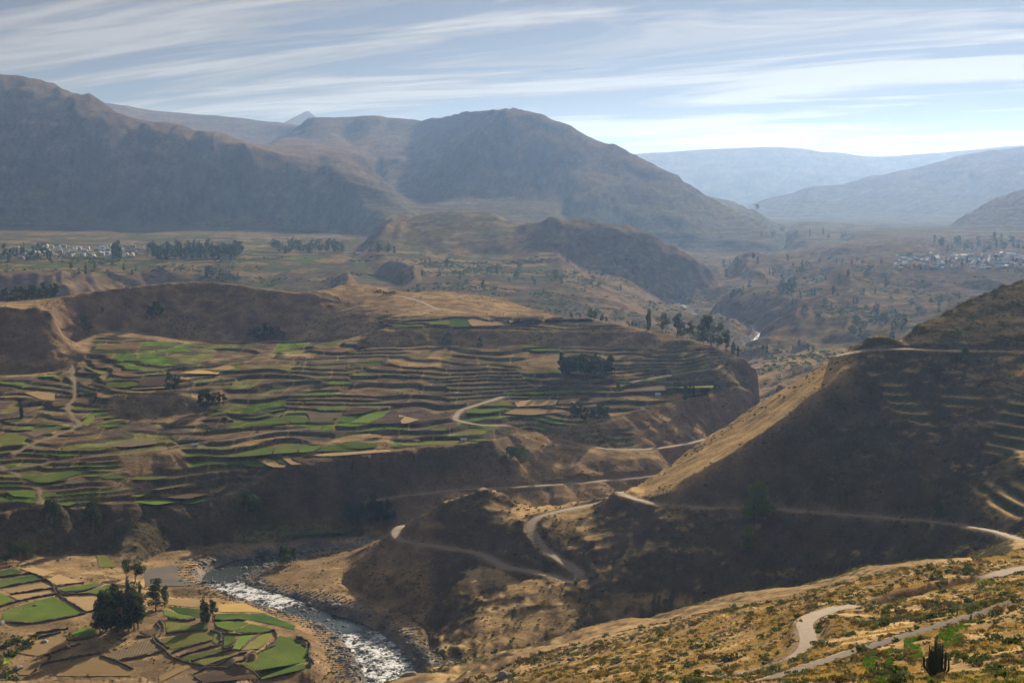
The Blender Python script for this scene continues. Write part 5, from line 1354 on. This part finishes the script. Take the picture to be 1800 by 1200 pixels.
# boulders along the near river
def along(n, lo, hi, d1=1010):
    out = []
    near_ = np.where(rvl[:, 1] < d1)[0]
    t = np.gradient(rvl[:, :2], axis=0); t /= np.linalg.norm(t, axis=1, keepdims=True)
    while len(out) < n:
        i = random.choice(near_); e = random.uniform(lo, hi) * random.choice((-1, 1)); h = rvl[i, 2] * .5
        off = math.copysign(h * (1 if abs(e) > 0 else 0), e) + e if abs(e) > 2 else random.uniform(-h, h)
        x, y = rvl[i, 0] - t[i, 1] * off, rvl[i, 1] + t[i, 0] * off
        out.append((x, y, max(float(zat(x, y)), -.5)))
    return np.array(out)
P = along(7000, 0, 15); scatter('river_stones', 'grey stones and cobbles along the river banks', P, np.abs(rng.normal(.2, .35, len(P))) + .2, ROCKS[:3], .6)
calm = foam
nb = 0
while nb < 280:
    i = random.choice(np.where(rvl[:, 1] < 960)[0]); inside = random.random() < .55
    h = rvl[i, 2] * .5; off = random.uniform(-h, h) if inside else random.choice((-1, 1)) * (h + random.uniform(-1, 9))
    if inside and calm[i] < .3: continue
    t_ = rvl[min(i + 1, len(rvl) - 1), :2] - rvl[i - 1, :2] if i else rvl[1, :2] - rvl[0, :2]; t_ = t_ / np.linalg.norm(t_)
    x, y = rvl[i, 0] - t_[1] * off, rvl[i, 1] + t_[0] * off
    w = random.choice((.8, 1.0, 1.2, 1.5, 2.1)) * (.8 if inside else 1)
    thing1('boulder', random.choice(ROCKS), (x, y, max(float(zat(x, y)), -.4) + .1 * w), (w, w, w * .9), random.uniform(0, 6), 'dark wet boulder standing in the river rapids' if inside else 'grey boulder on the stony river bank', 'boulder', 'boulders in the rapids' if inside else 'boulders on the bank')
    nb += 1
for px, py, w, lab in ((590, 1066, 3.4, 'big dark boulder at the foot of the calm pool'), (720, 1187, 3.4, 'largest pale boulder in the lower rapids'), (735, 1180, 2.6, 'pale boulder behind the largest one in the lower rapids'), (700, 1165, 2.2, 'dark boulder in the middle of the lower rapids'), (545, 1062, 2.2, 'dark boulder at the head of the calm pool'), (866 - 600 + 620, 1190, 3.2, 'big dark rock at the left end of the foreground slope')):
    x, y, z = hit(px, py, 300, 900)
    thing1('boulder', random.choice(ROCKS), (x, y, z + .2), (w, w, w), random.uniform(0, 6), lab, 'boulder')
for px, py, w, lab in ((62, 1064, 1.6, 'grey rock lying in the green field with a worn patch'), (42, 1069, 1.0, 'small dark rock beside the grey rock in the green field'), (80, 1128, 2.4, 'flat grey rock in the dry field at lower left'), (172, 1116, 2.2, 'dark rock at the left foot of the dense grove'), (2, 1096, 3.2, 'pale boulder at the left edge by the green field'), (30, 1175, 3.4, 'grey rock outcrop in the lower left corner'), (1651, 694, 1.5, 'bright white rock on the shaded terraces of the spur'), (1749, 741, 1.1, 'small pale rock among the right spur terraces')):
    x, y, z = hit(px, py, 600, 960)
    thing1('boulder', random.choice(ROCKS), (x, y, z + .15), (w, w, w * .8), random.uniform(0, 6), lab, 'boulder')
# bushes of the lower left corner and along the near-left fields
for px, py, wpx, t in ((10, 1135, 40, 'dark'), (30, 1125, 40, 'dark'), (50, 1130, 36, 'dark'), (18, 1150, 40, 'mid'), (5, 1165, 36, 'light'), (12, 1185, 40, 'mid'), (40, 1140, 30, 'dark'), (62, 1118, 24, 'dark'), (82, 1152, 16, 'dark'), (92, 1147, 14, 'mid'), (118, 1140, 14, 'brown'), (130, 1136, 14, 'brown'), (105, 1028, 10, 'brown'), (127, 1026, 9, 'brown'), (108, 1160, 12, 'mid'), (20, 1195, 40, 'dark'), (140, 1132, 12, 'olive')):
    x, y, z = hit(px, py, 640, 900); w = wpx * y / FPX * .5
    thing1('bush', random.choice(SHM[t]), (x, y, z - .1 * w), (w, w, w * .9), random.uniform(0, 6), {'dark': 'dark', 'mid': 'green', 'light': 'bright green', 'brown': 'brown', 'olive': 'olive'}[t] + ' bush by the walls in the lower left corner', 'bush', 'bushes in the lower left corner')
for k in range(36):
    px, py = random.choice(((random.uniform(620, 780), random.uniform(1050, 1150)), (random.uniform(500, 610), random.uniform(985, 1040)), (random.uniform(540, 640), random.uniform(1105, 1190))))
    x, y, z = hit(px, py, 600, 1000)
    if grid_at(RIVD, np.array([x]), np.array([y]))[0] < 4: continue
    w = random.uniform(.8, 1.9)
    thing1('bush', random.choice(SHM[random.choice(('dark', 'mid', 'olive', 'brown'))]), (x, y, z - .1), (w, w, w * .85), random.uniform(0, 6), 'small bush on the river bank', 'bush', 'bushes on the river bank')
# bushes along the sunlit crest of the spur
for k in range(50):
    f = random.random(); px = 1130 + f * 360; pyc = np.interp(px, [1110, 1150, 1200, 1260, 1330, 1400, 1460, 1490], [855, 833, 798, 757, 712, 672, 635, 617]) + random.uniform(1, 16)
    x, y, z = hit(px, pyc, 700, 960); w = random.uniform(.6, 1.5)
    thing1('bush', random.choice(SHM[random.choice(('dark', 'dark', 'brown'))]), (x, y, z - .1), (w, w, w * 1.1), random.uniform(0, 6), 'dark bush dotting the crest of the spur', 'bush', 'bushes on the spur crest')
for k in range(34):
    px = random.uniform(1605, 1800); py = np.interp(px, [1600, 1615, 1640, 1700, 1800], [606, 578, 558, 532, 497]) + random.uniform(1, 60)
    x, y, z = hit(px, py, 700, 1000); w = random.uniform(.6, 1.6)
    thing1('bush', random.choice(SHM[random.choice(('dark', 'olive', 'brown'))]), (x, y, z - .1), (w, w, w), random.uniform(0, 6), 'scrubby bush on the upper right hill above its road', 'bush', 'bushes on the upper right hill')

# ------------------------------------------------------------------ dry-stone walls of the near-left fields
WALLS = [A_((-60, 215), (130, 195), (330, 170), (450, 215)), A_((-60, 335), (60, 310), (470, 230)), A_((450, 215), (560, 290), (600, 380), (900, 575)), A_((110, 390), (400, 345), (570, 325)), A_((-60, 540), (200, 460), (590, 385)), A_((30, 680), (280, 698), (600, 655), (900, 590)), A_((600, 300), (880, 270)), A_((600, 310), (660, 380), (950, 333), (1080, 280)), A_((830, 385), (1060, 392)), A_((620, 402), (830, 387)), A_((910, 575), (1040, 552)), A_((400, 850), (640, 790)), A_((380, 800), (720, 750)), A_((700, 870), (830, 870), (1000, 840)), A_((560, 1010), (700, 950)), A_((380, 1190), (520, 1110), (1060, 1010)), A_((1060, 1040), (1230, 1100), (1400, 1180)), A_((1260, 1085), (1500, 1045), (1710, 993)), A_((1610, 850), (1640, 900), (1750, 990)), A_((1640, 700), (1690, 760), (1640, 850), (1780, 960)), A_((1440, 840), (1600, 830)),
         B_((90, 525), (270, 545), (380, 533)), B_((590, 550), (900, 545)), B_((70, 682), (300, 662), (510, 642)), B_((540, 655), (680, 682), (850, 692), (1060, 682), (1220, 648)), B_((120, 890), (350, 810), (550, 757)), B_((180, 940), (400, 862), (650, 797)), B_((340, 977), (500, 922), (760, 852)), B_((500, 1030), (700, 970), (920, 882)), B_((370, 1110), (520, 1042), (800, 985), (1060, 882), (1220, 812)), B_((0, 760), (60, 860), (200, 960), (500, 1038)), B_((860, 855), (1050, 698)), B_((680, 832), (760, 832), (820, 742)), B_((0, 540), (50, 640), (0, 710)), B_((650, 680), (655, 770)), B_((1220, 650), (1240, 750), (1130, 820)), B_((1450, 720), (1590, 800), (1575, 900), (1625, 1000)), B_((370, 1150), (450, 1190)), B_((800, 1002), (1000, 1092), (1060, 1165))]
def wall(name, pts, hgt, thick, label, group, lo, hi):
    w = resample([hit(a, b, lo, hi) for a, b in pts], 1.6); z = zat(w[:, 0], w[:, 1])
    t = np.gradient(w[:, :2], axis=0); t /= np.linalg.norm(t, axis=1, keepdims=True) + 1e-9; nr = np.stack([-t[:, 1], t[:, 0]], 1)
    co, fs = [], []; c0 = w[0].copy(); c0[2] = z[0]
    for i in range(len(w)):
        hh = hgt * random.uniform(.5, 1.25); q = thick * random.uniform(.8, 1.2) * .5
        for u, zz in ((-1.15, -.6), (-1, hh * .55), (-.75, hh), (.75, hh * random.uniform(.92, 1.05)), (1, hh * .5), (1.15, -.6)):
            co.append((w[i, 0] + nr[i, 0] * u * q - c0[0], w[i, 1] + nr[i, 1] * u * q - c0[1], z[i] + zz - c0[2]))
    for i in range(len(w) - 1):
        for k in range(5):
            a = i * 6 + k; fs.append((a, a + 1, a + 7, a + 6))
    fs += [tuple(range(6)), tuple(range(len(co) - 1, len(co) - 7, -1))]
    o = mesh_obj(name, co, fs, M_STONE, smooth=False); o.location = c0
    return tag(o, label, 'wall', group)
for p in WALLS:
    wall('stone_wall', p, 1.15, .85, 'low dark dry-stone wall dividing the fields at the river bend', 'walls of the river bend fields', 640, 920)

# ------------------------------------------------------------------ villages
WALLM = {'white': simple('wall_white', (.56, .54, .50), (.42, .39, .35), .8, .9, .1), 'adobe': simple('wall_adobe', (.36, .26, .18), (.28, .20, .14), .8, .95, .1), 'grey': simple('wall_grey', (.42, .41, .40), (.33, .32, .31), .8, .9, .1)}
ROOFM = {'tin': simple('roof_tin', (.62, .64, .66), (.45, .46, .48), .6, .35, .05, .5, metallic=.6), 'rust': simple('roof_rust', (.34, .20, .14), (.24, .14, .10), .6, .7, .05), 'pale': simple('roof_pale', (.60, .58, .55), (.45, .43, .40), .6, .8, .05)}
M_DOOR = simple('door_wood', (.10, .07, .05), None, 2, .8, .0)
def house_parts(w, d, h, rh):
    wall_ = ([(-w, -d, -1), (w, -d, -1), (w, d, -1), (-w, d, -1), (-w, -d, h), (w, -d, h), (w, d, h), (-w, d, h), (-w, 0, h + rh), (w, 0, h + rh)], [(0, 1, 5, 4), (1, 2, 6, 9, 5), (2, 3, 7, 6), (3, 0, 4, 8, 7)])
    e = .4; t = .14
    roof = ([(-w - e, -d - e, h - .12), (w + e, -d - e, h - .12), (w + e, 0, h + rh + .1), (-w - e, 0, h + rh + .1), (-w - e, d + e, h - .12), (w + e, d + e, h - .12), (-w - e, -d - e, h - .12 + t), (w + e, -d - e, h - .12 + t), (w + e, 0, h + rh + .1 + t), (-w - e, 0, h + rh + .1 + t), (-w - e, d + e, h - .12 + t), (w + e, d + e, h - .12 + t)],
            [(6, 7, 8, 9), (9, 8, 11, 10), (0, 3, 2, 1), (3, 4, 5, 2), (0, 1, 7, 6), (4, 10, 11, 5), (0, 6, 9, 3), (3, 9, 10, 4), (1, 2, 8, 7), (2, 5, 11, 8)])
    door = ([(-.5, -d - .05, 0), (.5, -d - .05, 0), (.5, -d - .05, 2.1), (-.5, -d - .05, 2.1), (-.5, -d + .05, 0), (.5, -d + .05, 0), (.5, -d + .05, 2.1), (-.5, -d + .05, 2.1)], [(0, 1, 2, 3), (1, 5, 6, 2), (4, 0, 3, 7), (3, 2, 6, 7)])
    win = ([(x_ + a, -d + b, z_) for x_ in (w * .55,) for (a, b, z_) in ((-.45, -.05, 1.0), (.45, -.05, 1.0), (.45, -.05, 2.0), (-.45, -.05, 2.0), (-.45, .05, 1.0), (.45, .05, 1.0), (.45, .05, 2.0), (-.45, .05, 2.0))], [(0, 1, 2, 3), (1, 5, 6, 2), (4, 0, 3, 7), (3, 2, 6, 7)])
    return wall_, roof, door, win
HV = []
for k, (w, d, h, rh) in enumerate(((5, 3.2, 2.8, 1.3), (4, 3, 2.7, 1.2), (6.5, 3.4, 3.0, 1.4), (4.5, 3.4, 5.0, 1.3))):
    a, b, c, e = house_parts(w, d, h, rh); HV.append((a, b, c, e))
HM = {}
def house(x, y, rz, wm, rm, v, label, group, sc_=1.0):
    o = bpy.data.objects.new('house', None); col.objects.link(o); o.location = (x, y, float(zat(x, y))); o.rotation_euler = (0, 0, rz); o.scale = (sc_,) * 3
    o.empty_display_size = .5
    for nm, q, mat in (('wall', 0, WALLM[wm]), ('roof', 1, ROOFM[rm]), ('door', 2, M_DOOR), ('window', 3, M_DOOR)):
        key = (nm, v, mat.name)
        if key not in HM: HM[key] = mk_mesh(nm, HV[v][q], mat)
        c = bpy.data.objects.new(nm, HM[key]); col.objects.link(c); c.parent = o
    return tag(o, label, 'house', group)
WN = {'white': 'white', 'adobe': 'adobe', 'grey': 'grey'}; RN = {'tin': 'shiny tin', 'rust': 'rust-red', 'pale': 'pale'}
def village(n, px0, px1, py0, py1, where, dmin, dmax):
    placed = []; tries = 0
    while len(placed) < n and tries < n * 30:
        tries += 1
        px, py = random.uniform(px0, px1), random.uniform(py0, py1)
        x, y, z = hit(px, py, dmin, dmax)
        if any(abs(x - a) < 11 and abs(y - b) < 14 for a, b in placed): continue
        placed.append((x, y))
        wm = random.choice(('white', 'white', 'adobe', 'grey')); rm = random.choice(('tin', 'tin', 'pale', 'rust'))
        house(x, y, random.choice((0, 0, math.pi / 2)) + random.uniform(-.25, .25), wm, rm, random.randrange(4), WN[wm] + '-walled house with a ' + RN[rm] + ' roof in the ' + where, WN[wm] + ' houses with ' + RN[rm] + ' roofs in the ' + where, 1.15)
village(120, 60, 305, 432, 452, 'village on the left plateau', 2700, 4200)
village(16, 0, 60, 436, 456, 'scattered farms left of the left village', 2700, 4200)
village(110, 1575, 1815, 448, 473, 'village on the right plateau', 2700, 3700)
for px, py, rz, lab in ((1156, 695, .1, 'small white house on the right terraces near the rim'), (343, 784, .2, 'tiny pale hut beside the track on the left terraces'), (630, 447, 0, 'white farmhouse at the foot of the middle hills'), (815, 775, 0, 'tiny white hut on the rim above the cliff')):
    x, y, z = hit(px, py, 900, 4000)
    house(x, y, rz, 'white', 'tin', 1, lab, None, .55 if y < 2000 else 1.2)
print('houses', round(time.time() - T0, 1))

# ------------------------------------------------------------------ candelabra cactus
M_CACT = simple('cactus_skin', (.055, .075, .035), (.03, .042, .022), 3, .8, .4)
M_RED = simple('flower_red', (.62, .05, .04), None, 2, .8, 0)
def cactus(px, py, hpx, label, stems, seed, red=0):
    x, y, z = hit(px, py, 80, 640); h = hpx * y / FPX; r = random.Random(seed)
    o = bpy.data.objects.new('candelabra_cactus', None); col.objects.link(o); o.location = (x, y, z - .05); o.empty_display_size = .2
    tag(o, label, 'cactus')
    for k in range(stems):
        a = r.uniform(0, 6.28); q = (r.random() ** .6) * .30 * h * (1 if stems > 4 else .4); top = h * r.uniform(.5, 1.0) * (1.05 - .45 * q / (.30 * h))
        if k == 0: q, top = .02, h
        p = [(.12 * math.cos(a) * q, .12 * math.sin(a) * q, -.1), (.6 * q * math.cos(a), .6 * q * math.sin(a), .12 * h), (q * math.cos(a), q * math.sin(a), .26 * h), (q * 1.02 * math.cos(a), q * 1.02 * math.sin(a), max(.6 * top, .3 * h)), (q * math.cos(a), q * math.sin(a), top - .06), (q * math.cos(a), q * math.sin(a), top)]
        rr = (.024 if stems > 4 else .05) * h * r.uniform(.75, 1.1); co, fs = [], []
        n = 14
        for i, pp in enumerate(p):
            f = (.8, 1, 1, 1, .8, .25)[i] * rr
            for m_ in range(n):
                an = 2 * math.pi * m_ / n; rf = f * (1 if m_ % 2 else .76); co.append((pp[0] + rf * math.cos(an), pp[1] + rf * math.sin(an), pp[2]))
        for i in range(len(p) - 1):
            for m_ in range(n): fs.append((i * n + m_, i * n + (m_ + 1) % n, (i + 1) * n + (m_ + 1) % n, (i + 1) * n + m_))
        fs.append(tuple(range((len(p) - 1) * n, len(p) * n)))
        s_ = mesh_obj('stem', co, fs, M_CACT, o)
        if k < red:
            mesh_obj('flower', *leaf_cloud(np.random.default_rng(k), [(p[-1][0], p[-1][1], top + .05, .14, .14, .12)], 24, .09), M_RED, s_)
cactus(1645, 1192, 78, 'tall dark candelabra cactus with many stems in the lower right corner', 34, 4)
cactus(1706, 1091, 15, 'small dark cactus with a red flower beside the narrow track', 3, 6, 2)
x, y, z = hit(1691, 1089, 80, 640)
o = thing1('flowering_bush', mk_mesh('bloom', shrub_form(5, 60, .2), M_RED), (x, y, z), (.32, .32, .45), 0, 'tiny bright red flowering bush left of the small cactus', 'bush')

# ------------------------------------------------------------------ small groups: say which one by its place in the row
ORD = ['leftmost', 'second from the left', 'third from the left', 'fourth from the left', 'fifth from the left', 'sixth from the left', 'seventh from the left', 'eighth from the left', 'ninth from the left', 'tenth from the left', 'eleventh from the left', 'twelfth from the left']
same = {}
for o in col.objects:
    if o.parent is None and 'category' in o and 'group' in o: same.setdefault(o['label'], []).append(o)
for lab, os_ in same.items():
    if 2 <= len(os_) <= 12 and len(lab.split()) <= 12:
        os_.sort(key=lambda o: float(proj(o.location[0], o.location[1], o.location[2])[0]))
        for k, o in enumerate(os_): o['label'] = lab + ', ' + (ORD[k] if k < len(os_) - 1 else 'rightmost')
# ------------------------------------------------------------------ haze: the air of the valley
zlo = float(Z.min()) - 1.5; zhi = float(Z.max()) + 30
hx, hy0, hy1 = 14500, -400, 21500
co = [(sx * hx, yy, zz) for zz in (zlo, zhi) for yy in (hy0, hy1) for sx in (-1, 1)]
fs = [(0, 2, 3, 1), (4, 5, 7, 6), (0, 1, 5, 4), (2, 6, 7, 3), (0, 4, 6, 2), (1, 3, 7, 5)]
mh, nt = newmat('haze_air')
hg = NT(nt); ho = hg.n('ShaderNodeOutputMaterial'); pv = hg.n('ShaderNodeVolumePrincipled')
pv.inputs['Color'].default_value = (.31, .53, 1.0, 1); pv.inputs['Absorption Color'].default_value = (1, 1, 1, 1); pv.inputs['Density'].default_value = HAZE_D; pv.inputs['Anisotropy'].default_value = HAZE_G
hg.l(pv.outputs[0], ho.inputs['Volume'])
hz = mesh_obj('haze', co, fs, mh, smooth=False); tag(hz, 'pale blue haze filling the valley air', kind='stuff')
print('done', round(time.time() - T0, 1))
